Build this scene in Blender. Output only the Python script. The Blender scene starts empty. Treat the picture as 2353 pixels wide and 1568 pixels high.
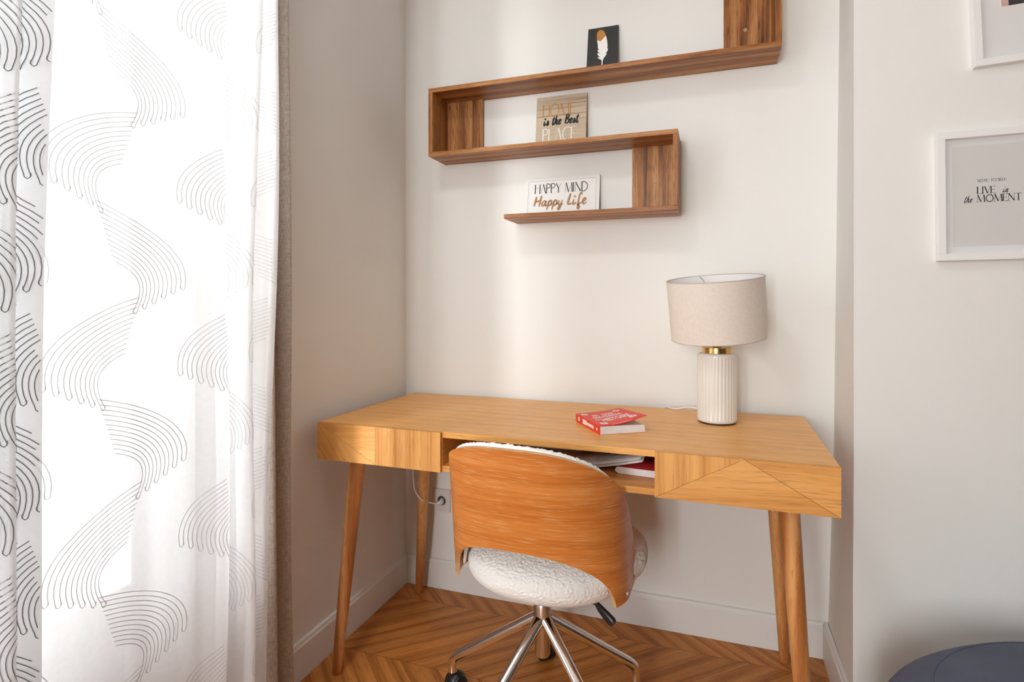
import bpy, math, random
from mathutils import Vector, Matrix, noise
R = math.radians
PI = math.pi
sc = bpy.context.scene
col = sc.collection
random.seed(7)

# ------------------------------------------------------------------ camera, world, light, exposure
cam_d = bpy.data.cameras.new('camera')
cam = bpy.data.objects.new('camera', cam_d)
col.objects.link(cam)
cam.location = (1.1567, -2.0193, 1.1229)
cam.rotation_euler = (R(90), 0, 0.3359)
cam_d.sensor_width = 36.0
cam_d.lens = 36.0 * 1309.88 / 2353
cam_d.shift_y = -(784 - 692.0) / 2353
cam_d.clip_start = 0.02
sc.camera = cam

world = bpy.data.worlds.new('daylight')
sc.world = world
world.use_nodes = True
bg = world.node_tree.nodes['Background']
bg.inputs[0].default_value = (0.93, 0.97, 1.0, 1)
bg.inputs[1].default_value = 2.2

def area(name, loc, target, sx, sy, energy, color):
    d = bpy.data.lights.new(name, 'AREA')
    d.shape = 'RECTANGLE'; d.size = sx; d.size_y = sy
    d.energy = energy; d.color = color
    o = bpy.data.objects.new(name, d)
    o.location = loc
    o.rotation_euler = (Vector(target) - Vector(loc)).to_track_quat('-Z', 'Y').to_euler()
    col.objects.link(o)
    return o
# bright sky above the street, shining down through the balcony window
area('street_daylight', (-1.75, -3.9, 1.35), (0.1, -1.1, 0.9), 1.6, 2.6, 660, (0.975, 1.0, 1.0))
# the room's other window, behind the photographer
area('rear_window_daylight', (0.55, -5.30, 1.45), (0.95, 0.0, 1.1), 0.95, 2.0, 145, (0.965, 1.0, 1.0))

sc.view_settings.view_transform = 'Standard'
sc.view_settings.look = 'None'
sc.view_settings.exposure = 0.25
sc.view_settings.gamma = 1.0
sc.view_settings.use_curve_mapping = False
try:
    sc.cycles.max_bounces = 9
    sc.cycles.diffuse_bounces = 6
    sc.cycles.transparent_max_bounces = 16
    sc.cycles.sample_clamp_indirect = 6.0
except Exception:
    pass

# ------------------------------------------------------------------ mesh building helpers
class MB:
    def __init__(self):
        self.v = []; self.f = []; self.m = []; self.uv = []; self.sm = []
    def add(self, vs, fs, mat=0, uvs=None, smooth=False):
        b = len(self.v)
        self.v += [tuple(p) for p in vs]
        for i, f in enumerate(fs):
            self.f.append([b + k for k in f]); self.m.append(mat); self.sm.append(smooth)
            self.uv.append(uvs[i] if uvs else None)
    def box(self, x0, x1, y0, y1, z0, z1, mat=0):
        vs = [(x, y, z) for x in (x0, x1) for y in (y0, y1) for z in (z0, z1)]
        fs = [(0, 1, 3, 2), (4, 6, 7, 5), (0, 4, 5, 1), (2, 3, 7, 6), (0, 2, 6, 4), (1, 5, 7, 3)]
        self.add(vs, fs, mat)
    def prism(self, pts, a0, a1, axis='y', mat=0):
        """polygon (two coordinates) extruded along an axis"""
        def mk(p, a):
            return {'y': (p[0], a, p[1]), 'x': (a, p[0], p[1]), 'z': (p[0], p[1], a)}[axis]
        n = len(pts)
        vs = [mk(p, a0) for p in pts] + [mk(p, a1) for p in pts]
        fs = [tuple(range(n)), tuple(range(2 * n - 1, n - 1, -1))]
        fs += [(i, n + i, n + (i + 1) % n, (i + 1) % n) for i in range(n)]
        self.add(vs, fs, mat)
    def tube(self, pts, rad, n=12, mat=0, cap=True, squash=None):
        pts = [Vector(p) for p in pts]
        if not isinstance(rad, (list, tuple)): rad = [rad] * len(pts)
        rings = []; up = None
        for i, p in enumerate(pts):
            t = (pts[min(i + 1, len(pts) - 1)] - pts[max(i - 1, 0)]).normalized()
            if up is None:
                up = Vector((0, 0, 1)) if abs(t.z) < 0.9 else Vector((1, 0, 0))
            a = (up - t * up.dot(t)).normalized(); up = a
            b = t.cross(a)
            k = squash or 1.0
            rings.append([p + (a * math.cos(2 * PI * j / n) + b * math.sin(2 * PI * j / n) * k) * rad[i] for j in range(n)])
        vs = [q for r in rings for q in r]
        fs = []
        for i in range(len(pts) - 1):
            for j in range(n):
                fs.append((i * n + j, i * n + (j + 1) % n, (i + 1) * n + (j + 1) % n, (i + 1) * n + j))
        self.add(vs, fs, mat, smooth=True)
        if cap:
            b = len(self.v) - len(vs)
            self.f.append([b + j for j in range(n - 1, -1, -1)]); self.m.append(mat); self.sm.append(False); self.uv.append(None)
            e = b + (len(pts) - 1) * n
            self.f.append([e + j for j in range(n)]); self.m.append(mat); self.sm.append(False); self.uv.append(None)
    def lathe(self, prof, n=48, c=(0, 0, 0), mat=0, rfun=None, smooth=True):
        vs = []
        for (r, z) in prof:
            for j in range(n):
                a = 2 * PI * j / n
                rr = rfun(r, z, a) if rfun else r
                vs.append((c[0] + rr * math.cos(a), c[1] + rr * math.sin(a), c[2] + z))
        fs = []
        for i in range(len(prof) - 1):
            for j in range(n):
                fs.append((i * n + j, i * n + (j + 1) % n, (i + 1) * n + (j + 1) % n, (i + 1) * n + j))
        self.add(vs, fs, mat, smooth=smooth)
    def grid(self, fun, us, vs_, mat=0, uvf=None, closed_u=False, smooth=True, flip=False):
        nu, nv = len(us), len(vs_)
        P = [fun(u, v) for u in us for v in vs_]
        fs = []; uvs = []
        for i in range(nu if closed_u else nu - 1):
            i2 = (i + 1) % nu
            for j in range(nv - 1):
                q = (i * nv + j, i2 * nv + j, i2 * nv + j + 1, i * nv + j + 1)
                fs.append(q[::-1] if flip else q)
                if uvf:
                    w = [uvf(us[i], vs_[j]), uvf(us[i2], vs_[j]), uvf(us[i2], vs_[j + 1]), uvf(us[i], vs_[j + 1])]
                    uvs.append(w[::-1] if flip else w)
        self.add(P, fs, mat, uvs if uvf else None, smooth)
    def disc(self, c, r, normal, n=20, mat=0):
        nn = Vector(normal).normalized()
        a = nn.orthogonal().normalized(); b = nn.cross(a)
        self.add([Vector(c) + a * r * math.cos(2 * PI * j / n) + b * r * math.sin(2 * PI * j / n) for j in range(n)], [tuple(range(n))], mat)
    def build(self, name, mats, parent=None, bevel=0, smooth_angle=None, seg=2):
        me = bpy.data.meshes.new(name)
        me.from_pydata(self.v, [], self.f)
        if not isinstance(mats, (list, tuple)): mats = [mats]
        for m in mats: me.materials.append(m)
        me.polygons.foreach_set('material_index', self.m)
        me.polygons.foreach_set('use_smooth', self.sm)
        if any(u is not None for u in self.uv):
            l = me.uv_layers.new(name='grain')
            for p, u in zip(me.polygons, self.uv):
                if u:
                    for k, li in enumerate(p.loop_indices): l.data[li].uv = u[k]
        me.validate(); me.update()
        if smooth_angle:
            me.polygons.foreach_set('use_smooth', [True] * len(me.polygons))
            me.set_sharp_from_angle(angle=R(smooth_angle))
        o = bpy.data.objects.new(name, me)
        col.objects.link(o)
        if parent: o.parent = parent
        if bevel:
            b = o.modifiers.new('edge', 'BEVEL'); b.width = bevel; b.segments = seg; b.limit_method = 'ANGLE'; b.angle_limit = R(40)
            b.harden_normals = False
        return o

def thing(name, label, cat, loc=(0, 0, 0), rot=(0, 0, 0), group=None):
    o = bpy.data.objects.new(name, None)
    o.empty_display_size = 0.05
    o.location = loc; o.rotation_euler = rot
    o['label'] = label; o['category'] = cat
    if group: o['group'] = group
    col.objects.link(o)
    return o
def struct(o):
    o['kind'] = 'structure'
    return o
def lab(o, s):
    o['label'] = s
    return o
def crv(pts, n=8):
    """Catmull-Rom through points"""
    P = [Vector(p) for p in pts]
    P = [P[0] * 2 - P[1]] + P + [P[-1] * 2 - P[-2]]
    out = []
    for i in range(1, len(P) - 2):
        a, b, c, d = P[i - 1], P[i], P[i + 1], P[i + 2]
        for k in range(n):
            t = k / n
            out.append(0.5 * ((2 * b) + (c - a) * t + (2 * a - 5 * b + 4 * c - d) * t * t + (3 * b - a - 3 * c + d) * t ** 3))
    out.append(P[-2])
    return out
def lerp(a, b, t): return a + (b - a) * t
def linsp(a, b, n): return [a + (b - a) * i / (n - 1) for i in range(n)]

# ------------------------------------------------------------------ materials
def mat_base(name):
    m = bpy.data.materials.new(name); m.use_nodes = True
    nt = m.node_tree
    return m, nt, nt.nodes['Principled BSDF'], nt.nodes['Material Output']
def plain(name, c, rough=0.5, metal=0.0, bump=0.0, bscale=300, coat=0.0, var=0.0, vscale=4.0, spec=0.5):
    m, nt, b, out = mat_base(name)
    b.inputs['Base Color'].default_value = (*c, 1)
    b.inputs['Roughness'].default_value = rough
    b.inputs['Metallic'].default_value = metal
    b.inputs['Coat Weight'].default_value = coat
    b.inputs['Specular IOR Level'].default_value = spec
    tc = nt.nodes.new('ShaderNodeTexCoord')
    if var:
        n = nt.nodes.new('ShaderNodeTexNoise'); n.inputs['Scale'].default_value = vscale; n.inputs['Detail'].default_value = 4
        nt.links.new(tc.outputs['Object'], n.inputs['Vector'])
        r = nt.nodes.new('ShaderNodeValToRGB')
        r.color_ramp.elements[0].position = 0.3; r.color_ramp.elements[1].position = 0.7
        r.color_ramp.elements[0].color = (*[x * (1 - var) for x in c], 1)
        r.color_ramp.elements[1].color = (*[min(1, x * (1 + var)) for x in c], 1)
        nt.links.new(n.outputs['Fac'], r.inputs['Fac']); nt.links.new(r.outputs['Color'], b.inputs['Base Color'])
    if bump:
        n = nt.nodes.new('ShaderNodeTexNoise'); n.inputs['Scale'].default_value = bscale; n.inputs['Detail'].default_value = 3
        nt.links.new(tc.outputs['Object'], n.inputs['Vector'])
        bp = nt.nodes.new('ShaderNodeBump'); bp.inputs['Strength'].default_value = bump; bp.inputs['Distance'].default_value = 0.002
        nt.links.new(n.outputs['Fac'], bp.inputs['Height']); nt.links.new(bp.outputs['Normal'], b.inputs['Normal'])
    return m

def wood(name, dark, mid, light, grain='x', rot=(0, 0, 0), rough=0.38, freq=1.0, pore=0.5, porecol=None, wave=0.22, along=1.0, tone_attr=False, bump=0.08, stain=False, spread=(0.30, 0.5, 0.72)):
    m, nt, b, out = mat_base(name)
    N = nt.nodes.new; L = nt.links.new
    tc = N('ShaderNodeTexCoord')
    mp = N('ShaderNodeMapping'); mp.inputs['Rotation'].default_value = rot
    L(tc.outputs['UV' if grain == 'uv' else 'Object'], mp.inputs['Vector'])
    sp = N('ShaderNodeSeparateXYZ'); L(mp.outputs[0], sp.inputs[0])
    order = {'x': (0, 1, 2), 'y': (1, 0, 2), 'z': (2, 0, 1), 'uv': (0, 1, 2)}[grain]
    def vec(sa, sb, sc_):
        cb = N('ShaderNodeCombineXYZ')
        for k, s in zip(range(3), (sa, sb, sc_)):
            mm = N('ShaderNodeMath'); mm.operation = 'MULTIPLY'; mm.inputs[1].default_value = s
            L(sp.outputs[order[k]], mm.inputs[0]); L(mm.outputs[0], cb.inputs[k])
        return cb
    f = freq
    n1 = N('ShaderNodeTexNoise'); n1.inputs['Scale'].default_value = 1; n1.inputs['Detail'].default_value = 5; n1.inputs['Roughness'].default_value = 0.62
    L(vec(2.2 * along, 120 * f, 120 * f).outputs[0], n1.inputs['Vector'])
    w = N('ShaderNodeTexWave'); w.wave_type = 'BANDS'; w.bands_direction = 'Y'; w.inputs['Scale'].default_value = 1
    w.inputs['Distortion'].default_value = 9; w.inputs['Detail'].default_value = 2.5; w.inputs['Detail Scale'].default_value = 0.7
    L(vec(0.55 * along, 5.5 * f, 5.5 * f).outputs[0], w.inputs['Vector'])
    mx = N('ShaderNodeMix'); mx.inputs[0].default_value = wave
    L(n1.outputs['Fac'], mx.inputs[2]); L(w.outputs['Fac'], mx.inputs[3])
    r = N('ShaderNodeValToRGB'); e = r.color_ramp.elements
    e[0].position = spread[0]; e[0].color = (*dark, 1); e[1].position = spread[2]; e[1].color = (*light, 1)
    q = e.new(spread[1]); q.color = (*mid, 1)
    L(mx.outputs[0], r.inputs['Fac'])
    n2 = N('ShaderNodeTexNoise'); n2.inputs['Scale'].default_value = 1; n2.inputs['Detail'].default_value = 2
    L(vec(16 * along, 520 * f, 520 * f).outputs[0], n2.inputs['Vector'])
    r2 = N('ShaderNodeValToRGB'); r2.color_ramp.elements[0].position = 0.56; r2.color_ramp.elements[1].position = 0.68
    r2.color_ramp.elements[0].color = (0, 0, 0, 1); r2.color_ramp.elements[1].color = (pore, pore, pore, 1)
    L(n2.outputs['Fac'], r2.inputs['Fac'])
    m2 = N('ShaderNodeMix'); m2.data_type = 'RGBA'
    pc = porecol or tuple(x * 0.45 for x in dark)
    m2.inputs[7].default_value = (*pc, 1)
    L(r2.outputs['Color'], m2.inputs[0]); L(r.outputs['Color'], m2.inputs[6])
    colr = m2.outputs[2]
    if tone_attr:
        at = N('ShaderNodeAttribute'); at.attribute_name = 'tone'
        m3 = N('ShaderNodeMix'); m3.data_type = 'RGBA'; m3.blend_type = 'MULTIPLY'; m3.inputs[0].default_value = 1
        L(colr, m3.inputs[6]); L(at.outputs['Color'], m3.inputs[7]); colr = m3.outputs[2]
    if stain:
        n4 = N('ShaderNodeTexNoise'); n4.inputs['Scale'].default_value = 1; n4.inputs['Detail'].default_value = 5
        L(vec(9, 34, 34).outputs[0], n4.inputs['Vector'])
        r4 = N('ShaderNodeValToRGB'); r4.color_ramp.elements[0].position = 0.60; r4.color_ramp.elements[1].position = 0.68
        r4.color_ramp.elements[0].color = (0, 0, 0, 1); r4.color_ramp.elements[1].color = (0.5, 0.5, 0.5, 1)
        L(n4.outputs['Fac'], r4.inputs['Fac'])
        # scuffed zones near the two ends of the desk top
        prev = None
        for (cx_, cy_, rx, ry) in ((1.21, -0.33, 0.12, 0.05), (0.17, -0.27, 0.10, 0.04), (1.355, -0.05, 0.02, 0.05)):
            s2 = N('ShaderNodeSeparateXYZ'); L(tc.outputs['Object'], s2.inputs[0])
            tot = None
            for k, (c0, rr) in enumerate(((cx_, rx), (cy_, ry))):
                a1 = N('ShaderNodeMath'); a1.operation = 'SUBTRACT'; L(s2.outputs[k], a1.inputs[0]); a1.inputs[1].default_value = c0
                a2 = N('ShaderNodeMath'); a2.operation = 'DIVIDE'; L(a1.outputs[0], a2.inputs[0]); a2.inputs[1].default_value = rr
                a3 = N('ShaderNodeMath'); a3.operation = 'MULTIPLY'; L(a2.outputs[0], a3.inputs[0]); L(a2.outputs[0], a3.inputs[1])
                if tot is None: tot = a3
                else:
                    a4 = N('ShaderNodeMath'); a4.operation = 'ADD'; L(tot.outputs[0], a4.inputs[0]); L(a3.outputs[0], a4.inputs[1]); tot = a4
            mr = N('ShaderNodeMapRange'); mr.inputs[1].default_value = 1.0; mr.inputs[2].default_value = 0.2
            L(tot.outputs[0], mr.inputs[0])
            if prev is None: prev = mr
            else:
                a5 = N('ShaderNodeMath'); a5.operation = 'MAXIMUM'; L(prev.outputs[0], a5.inputs[0]); L(mr.outputs[0], a5.inputs[1]); prev = a5
        a6 = N('ShaderNodeMath'); a6.operation = 'MULTIPLY'; L(prev.outputs[0], a6.inputs[0]); L(r4.outputs['Color'], a6.inputs[1])
        m5 = N('ShaderNodeMix'); m5.data_type = 'RGBA'; m5.inputs[7].default_value = (0.75, 0.6, 0.46, 1)
        L(a6.outputs[0], m5.inputs[0]); L(colr, m5.inputs[6]); colr = m5.outputs[2]
    L(colr, b.inputs['Base Color'])
    b.inputs['Roughness'].default_value = rough
    b.inputs['Specular IOR Level'].default_value = 0.32
    if bump:
        bp = N('ShaderNodeBump'); bp.inputs['Strength'].default_value = bump; bp.inputs['Distance'].default_value = 0.001
        L(n2.outputs['Fac'], bp.inputs['Height']); L(bp.outputs['Normal'], b.inputs['Normal'])
    return m

M = {}
M['wall'] = plain('cream_wall_paint', (0.812, 0.812, 0.786), 0.75, bump=0.05, bscale=120, var=0.012, vscale=2)
M['trim'] = plain('cream_trim_paint', (0.812, 0.812, 0.79), 0.45)
M['taupe'] = plain('unseen_wall_bounce_cut', (0.15, 0.148, 0.14), 0.75, bump=0.05, bscale=120)  # for unseen walls, darkened to cut the bounce onto the left wall
M['ceil'] = plain('white_ceiling_paint', (0.86, 0.86, 0.85), 0.8)
M['white'] = plain('white_lacquer', (0.86, 0.86, 0.86), 0.35)
M['winwhite'] = plain('white_window_paint', (0.82, 0.83, 0.84), 0.4)
DK = dict(dark=(0.60, 0.26, 0.062), mid=(0.755, 0.368, 0.102), light=(0.84, 0.45, 0.15))
M['oak_x'] = wood('oak_veneer_long', (0.68, 0.30, 0.070), (0.84, 0.42, 0.115), (0.90, 0.50, 0.165), grain='x', rough=0.36, pore=0.55, stain=True, wave=0.10)  # desk oak lightened for the top, standing in for light from above
M['oak_edge'] = wood('oak_veneer_edge', **DK, grain='x', rough=0.4, pore=0.55)
M['oak_z'] = wood('oak_veneer_upright', **DK, grain='z', rough=0.35, pore=0.36)
M['oak_x2'] = wood('oak_veneer_front', **DK, grain='x', rot=(0, R(4), 0), rough=0.35, pore=0.36)
M['oak_diag'] = wood('oak_veneer_slanted', **DK, grain='x', rot=(0, R(-52), 0), rough=0.35, pore=0.36)
M['oak_y'] = wood('oak_veneer_deep', **DK, grain='y', rough=0.4, pore=0.5)
M['oak_leg'] = wood('oak_leg', (0.42, 0.15, 0.04), (0.58, 0.245, 0.075), (0.74, 0.37, 0.14), grain='z', rough=0.36, pore=0.5, wave=0.5)
M['seam'] = plain('dark_seam', (0.12, 0.055, 0.02), 0.7)
SH = dict(dark=(0.105, 0.030, 0.008), mid=(0.34, 0.132, 0.036), light=(0.54, 0.265, 0.095))
M['sh_x'] = wood('shelf_wood_long', **SH, grain='x', rough=0.42, freq=0.9, pore=0.6, along=1.3, spread=(0.28, 0.48, 0.72))
M['sh_z'] = wood('shelf_wood_upright', **SH, grain='z', rough=0.42, freq=0.9, pore=0.7, along=1.3, spread=(0.28, 0.48, 0.72))
M['ply'] = wood('chair_ply', (0.56, 0.165, 0.028), (0.67, 0.225, 0.045), (0.76, 0.30, 0.075), grain='uv', rough=0.33, pore=0.75, porecol=(0.80, 0.46, 0.20), freq=0.8, along=0.9, wave=0.16)
M['ply_edge'] = plain('chair_ply_edge', (0.72, 0.43, 0.20), 0.5, var=0.2, vscale=60)
M['floor'] = wood('oak_parquet', (0.36, 0.122, 0.024), (0.57, 0.222, 0.050), (0.68, 0.29, 0.075), grain='uv', rough=0.42, pore=0.55, freq=1.0, along=1.1, wave=0.26, tone_attr=True)
M['boucle'] = plain('white_boucle', (0.93, 0.915, 0.885), 0.95, bump=1.0, bscale=170, spec=0.1)
M['chrome'] = plain('chrome', (0.86, 0.85, 0.83), 0.09, metal=1.0)
M['steel'] = plain('brushed_steel', (0.72, 0.70, 0.67), 0.28, metal=1.0)
M['blackpl'] = plain('black_plastic', (0.012, 0.012, 0.013), 0.33)
M['brass'] = plain('brass', (0.72, 0.46, 0.17), 0.22, metal=1.0)
M['ceramic'] = plain('cream_ceramic', (0.83, 0.80, 0.745), 0.22, coat=0.4)
M['shade'] = plain('linen_lampshade', (0.79, 0.725, 0.655), 0.9, bump=0.25, bscale=500, var=0.04, vscale=160)
M['shade_in'] = plain('lampshade_lining', (0.88, 0.88, 0.90), 0.7)
M['shade_rim'] = plain('lampshade_rim', (0.55, 0.50, 0.44), 0.8)
M['cord'] = plain('white_cord', (0.85, 0.85, 0.86), 0.45)
M['red'] = plain('red_book_cover', (0.80, 0.055, 0.03), 0.5)
M['darkred'] = plain('dark_red_cover', (0.33, 0.012, 0.015), 0.4)
M['paper'] = plain('book_paper', (0.84, 0.83, 0.83), 0.8, var=0.04, vscale=40)
M['greypaper'] = plain('grey_print', (0.45, 0.45, 0.47), 0.7, var=0.25, vscale=40)
M['inkwhite'] = plain('white_ink', (0.92, 0.90, 0.88), 0.6)
M['ink'] = plain('black_ink', (0.02, 0.02, 0.022), 0.6)
M['inkgrey'] = plain('grey_ink', (0.06, 0.06, 0.065), 0.6)
M['gold'] = plain('ochre_ink', (0.50, 0.235, 0.045), 0.5)
M['copper'] = plain('copper_ink', (0.44, 0.24, 0.105), 0.5)
M['plaque'] = plain('charcoal_board', (0.030, 0.033, 0.032), 0.6)
M['mdf'] = plain('board_edge', (0.40, 0.29, 0.17), 0.7)
M['signwood'] = wood('bleached_board', (0.34, 0.245, 0.15), (0.58, 0.475, 0.345), (0.64, 0.535, 0.40), grain='x', rough=0.7, freq=0.9, pore=0.2, wave=0.2, spread=(0.33, 0.44, 0.6))
M['signwhite'] = plain('white_sign', (0.86, 0.85, 0.83), 0.55)
M['matboard'] = plain('white_mat', (0.80, 0.80, 0.81), 0.7)
M['print'] = plain('pale_grey_print', (0.72, 0.71, 0.705), 0.6)
M['pouf'] = plain('slate_fabric', (0.085, 0.10, 0.15), 0.8, bump=0.3, bscale=400, var=0.12, vscale=9)
M['soft_pink'] = plain('pink_paint', (0.62, 0.42, 0.38), 0.6, var=0.3, vscale=60)
M['orange'] = plain('orange_paint', (0.62, 0.22, 0.05), 0.6)
M['outlet'] = plain('outlet_plastic', (0.74, 0.71, 0.68), 0.35)
M['well'] = plain('outlet_well', (0.07, 0.065, 0.07), 0.4)
M['stone'] = plain('pale_render', (0.72, 0.70, 0.66), 0.9, var=0.06)
M['tile'] = plain('pale_clay_tile', (0.50, 0.43, 0.38), 0.9, var=0.25, vscale=6)
M['rail'] = plain('pale_grey_metal', (0.50, 0.51, 0.53), 0.5)

def linen_mat():
    m, nt, b, out = mat_base('taupe_linen')
    N = nt.nodes.new; L = nt.links.new
    tc = N('ShaderNodeTexCoord')
    facs = []
    for s in ((900, 900, 60), (70, 70, 1300)):
        mp = N('ShaderNodeMapping'); mp.inputs['Scale'].default_value = s; L(tc.outputs['Object'], mp.inputs['Vector'])
        n = N('ShaderNodeTexNoise'); n.inputs['Scale'].default_value = 1; n.inputs['Detail'].default_value = 2
        L(mp.outputs[0], n.inputs['Vector']); facs.append(n)
    a = N('ShaderNodeMath'); a.operation = 'ADD'; L(facs[0].outputs['Fac'], a.inputs[0]); L(facs[1].outputs['Fac'], a.inputs[1])
    r = N('ShaderNodeValToRGB'); e = r.color_ramp.elements
    h = N('ShaderNodeMath'); h.operation = 'MULTIPLY'; h.inputs[1].default_value = 0.5; L(a.outputs[0], h.inputs[0])
    e[0].position = 0.36; e[0].color = (0.31, 0.26, 0.21, 1); e[1].position = 0.64; e[1].color = (0.66, 0.58, 0.50, 1)
    L(h.outputs[0], r.inputs['Fac']); L(r.outputs['Color'], b.inputs['Base Color'])
    b.inputs['Roughness'].default_value = 0.95
    return m
M['linen'] = linen_mat()

def sheer_mat(name, colr, t, tr, extra=0.0):
    m = bpy.data.materials.new(name); m.use_nodes = True
    nt = m.node_tree; nt.nodes.clear()
    N = nt.nodes.new; L = nt.links.new
    out = N('ShaderNodeOutputMaterial')
    T = N('ShaderNodeBsdfTransparent'); T.inputs[0].default_value = (1, 1, 1, 1)
    X = N('ShaderNodeBsdfTranslucent'); X.inputs[0].default_value = (*colr, 1)
    D = N('ShaderNodeBsdfDiffuse'); D.inputs[0].default_value = (*colr, 1)
    a = N('ShaderNodeMixShader'); a.inputs[0].default_value = tr; L(D.outputs[0], a.inputs[1]); L(X.outputs[0], a.inputs[2])
    b = N('ShaderNodeMixShader'); b.inputs[0].default_value = t
    L(a.outputs[0], b.inputs[1]); L(T.outputs[0], b.inputs[2])
    if extra:
        tc = N('ShaderNodeTexCoord'); n = N('ShaderNodeTexNoise'); n.inputs['Scale'].default_value = 90; n.inputs['Detail'].default_value = 2
        L(tc.outputs['Object'], n.inputs['Vector'])
        mr = N('ShaderNodeMapRange'); mr.inputs[1].default_value = 0.3; mr.inputs[2].default_value = 0.7
        mr.inputs[3].default_value = t - extra; mr.inputs[4].default_value = t + extra
        L(n.outputs['Fac'], mr.inputs[0]); L(mr.outputs[0], b.inputs[0])
    L(b.outputs[0], out.inputs['Surface'])
    return m
M['sheer'] = sheer_mat('white_voile', (0.95, 0.955, 0.965), 0.15, 0.52, 0.015)
M['sheer_shaded'] = sheer_mat('shaded_white_voile', (0.80, 0.81, 0.82), 0.12, 0.32, 0.015)  # same voile, the left panel's dimmer light put into its colour
M['thread_backlit'] = sheer_mat('backlit_toned_thread', (0.27, 0.275, 0.28), 0.03, 0.15)  # same thread, its backlit darkness put into the colour
M['thread'] = sheer_mat('grey_thread', (0.66, 0.665, 0.675), 0.12, 0.22)

def glass_mat(name, t=0.93):
    m = bpy.data.materials.new(name); m.use_nodes = True
    nt = m.node_tree; nt.nodes.clear()
    N = nt.nodes.new; L = nt.links.new
    out = N('ShaderNodeOutputMaterial')
    T = N('ShaderNodeBsdfTransparent'); G = N('ShaderNodeBsdfGlossy'); G.inputs['Roughness'].default_value = 0.02
    a = N('ShaderNodeMixShader'); a.inputs[0].default_value = 1 - t
    L(T.outputs[0], a.inputs[1]); L(G.outputs[0], a.inputs[2]); L(a.outputs[0], out.inputs['Surface'])
    return m
M['glass'] = glass_mat('window_glass')
M['pglass'] = glass_mat('picture_glass', 0.965)

# ------------------------------------------------------------------ the room
W = 1.5015          # width of the alcove
YC = -0.3453        # front of the chimney breast
XR, YR, ZC = 3.9, -5.0, 2.75
B = 0.014           # baseboard thickness

# floor: chevron parquet, one polygon per stave
def clip(poly, x0, x1, y0, y1):
    def cut(P, ins, inter):
        o = []
        for i in range(len(P)):
            a, b = P[i - 1], P[i]
            if ins(b):
                if not ins(a): o.append(inter(a, b))
                o.append(b)
            elif ins(a): o.append(inter(a, b))
        return o
    def ix(c): return lambda a, b: (c, a[1] + (b[1] - a[1]) * (c - a[0]) / (b[0] - a[0]))
    def iy(c): return lambda a, b: (a[0] + (b[0] - a[0]) * (c - a[1]) / (b[1] - a[1]), c)
    for ins, inter in ((lambda p: p[0] >= x0, ix(x0)), (lambda p: p[0] <= x1, ix(x1)), (lambda p: p[1] >= y0, iy(y0)), (lambda p: p[1] <= y1, iy(y1))):
        if len(poly) < 3: return []
        poly = cut(poly, ins, inter)
    return poly
fl = MB(); tones = []
pitch, band, shift, gap = 0.130, 0.345, 0.368, 0.0006
k = -1
while True:
    yt = -0.11 - band * k; yb = yt - band
    if yt < YR: break
    # stave edges meet at the seams; even bands lean one way, odd bands the other
    lower = 0.1116 + (0 if k % 2 == 0 else shift)
    upper = 0.1116 + (shift if k % 2 == 0 else 0)
    n0 = -8
    while lower + pitch * n0 < XR + 0.8:
        xa = lower + pitch * n0; xb = upper + pitch * n0
        poly = [(xa + gap, yb + gap), (xa + pitch - gap, yb + gap), (xb + pitch - gap, yt - gap), (xb + gap, yt - gap)]
        c = clip(poly, 0.0, XR, YR, 0.0)
        if len(c) >= 3:
            d = Vector((xb - xa, yt - yb)).normalized(); nn = Vector((-d.y, d.x))
            ou, ov = random.uniform(0, 50), random.uniform(0, 50)
            fl.add([(p[0], p[1], 0) for p in c], [tuple(range(len(c)))], 0, [[(Vector(p).dot(d) + ou, Vector(p).dot(nn) + ov) for p in c]])
            tones.append(random.uniform(0.90, 1.07))
        n0 += 1
    k += 1
fl.box(0, XR, YR, 0, -0.06, -0.0012, 1)
fo = struct(fl.build('floor', [M['floor'], M['seam']]))
at = fo.data.attributes.new('tone', 'FLOAT_COLOR', 'CORNER')
vals = []
for i, p in enumerate(fo.data.polygons):
    t = tones[i] if i < len(tones) else 1
    vals += [t, t * random.uniform(0.97, 1.0), t * 0.97, 1.0] * len(p.loop_indices)
at.data.foreach_set('color', vals)

b = MB(); b.box(-0.25, XR + 0.2, 0, 0.2, -0.06, ZC); struct(b.build('wall_back', M['wall']))
# left wall with two tall window openings
OP = ((-2.02, -0.99),)
b = MB()
b.box(-0.25, 0, OP[0][1], 0, -0.06, ZC)
b.box(-0.25, 0, YR, OP[0][0], -0.06, ZC)
for o in OP: b.box(-0.25, 0, o[0], o[1], 2.42, ZC); b.box(-0.25, 0, o[0], o[1], -0.06, 0.02)
struct(b.build('wall_left', M['wall']))
# chimney breast: its side wall leans a little at the back corner
b = MB()
xs = lambda z: (1.5015 + 0.0125 * min(z, 0.7) / 0.7 * 1.5 + 0.0155 * max(0, z - 0.7) / 1.36, )[0]
zz = [-0.06, 0.10, 0.4, 0.7, 1.25, 2.06, ZC]
vs = []
for z in zz:
    fx = W + (0.0 if z < 0.5 else 0.002)
    vs += [(xs(max(z, 0)), 0, z), (fx, YC, z), (XR, YC, z), (XR, 0, z)]
fs = []
for i in range(len(zz) - 1):
    a = i * 4
    fs += [(a, a + 1, a + 5, a + 4), (a + 1, a + 2, a + 6, a + 5)]
b.add(vs, fs)
struct(b.build('wall_chimney', M['wall']))
b = MB(); b.box(XR, XR + 0.2, YR, YC, -0.06, ZC); struct(b.build('wall_right', M['taupe']))
RO = (0.05, 1.05)      # window opening in the wall behind the photographer
b = MB()
b.box(-0.25, RO[0], YR - 0.25, YR, -0.06, ZC); b.box(RO[1], XR + 0.2, YR - 0.25, YR, -0.06, ZC)
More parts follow.
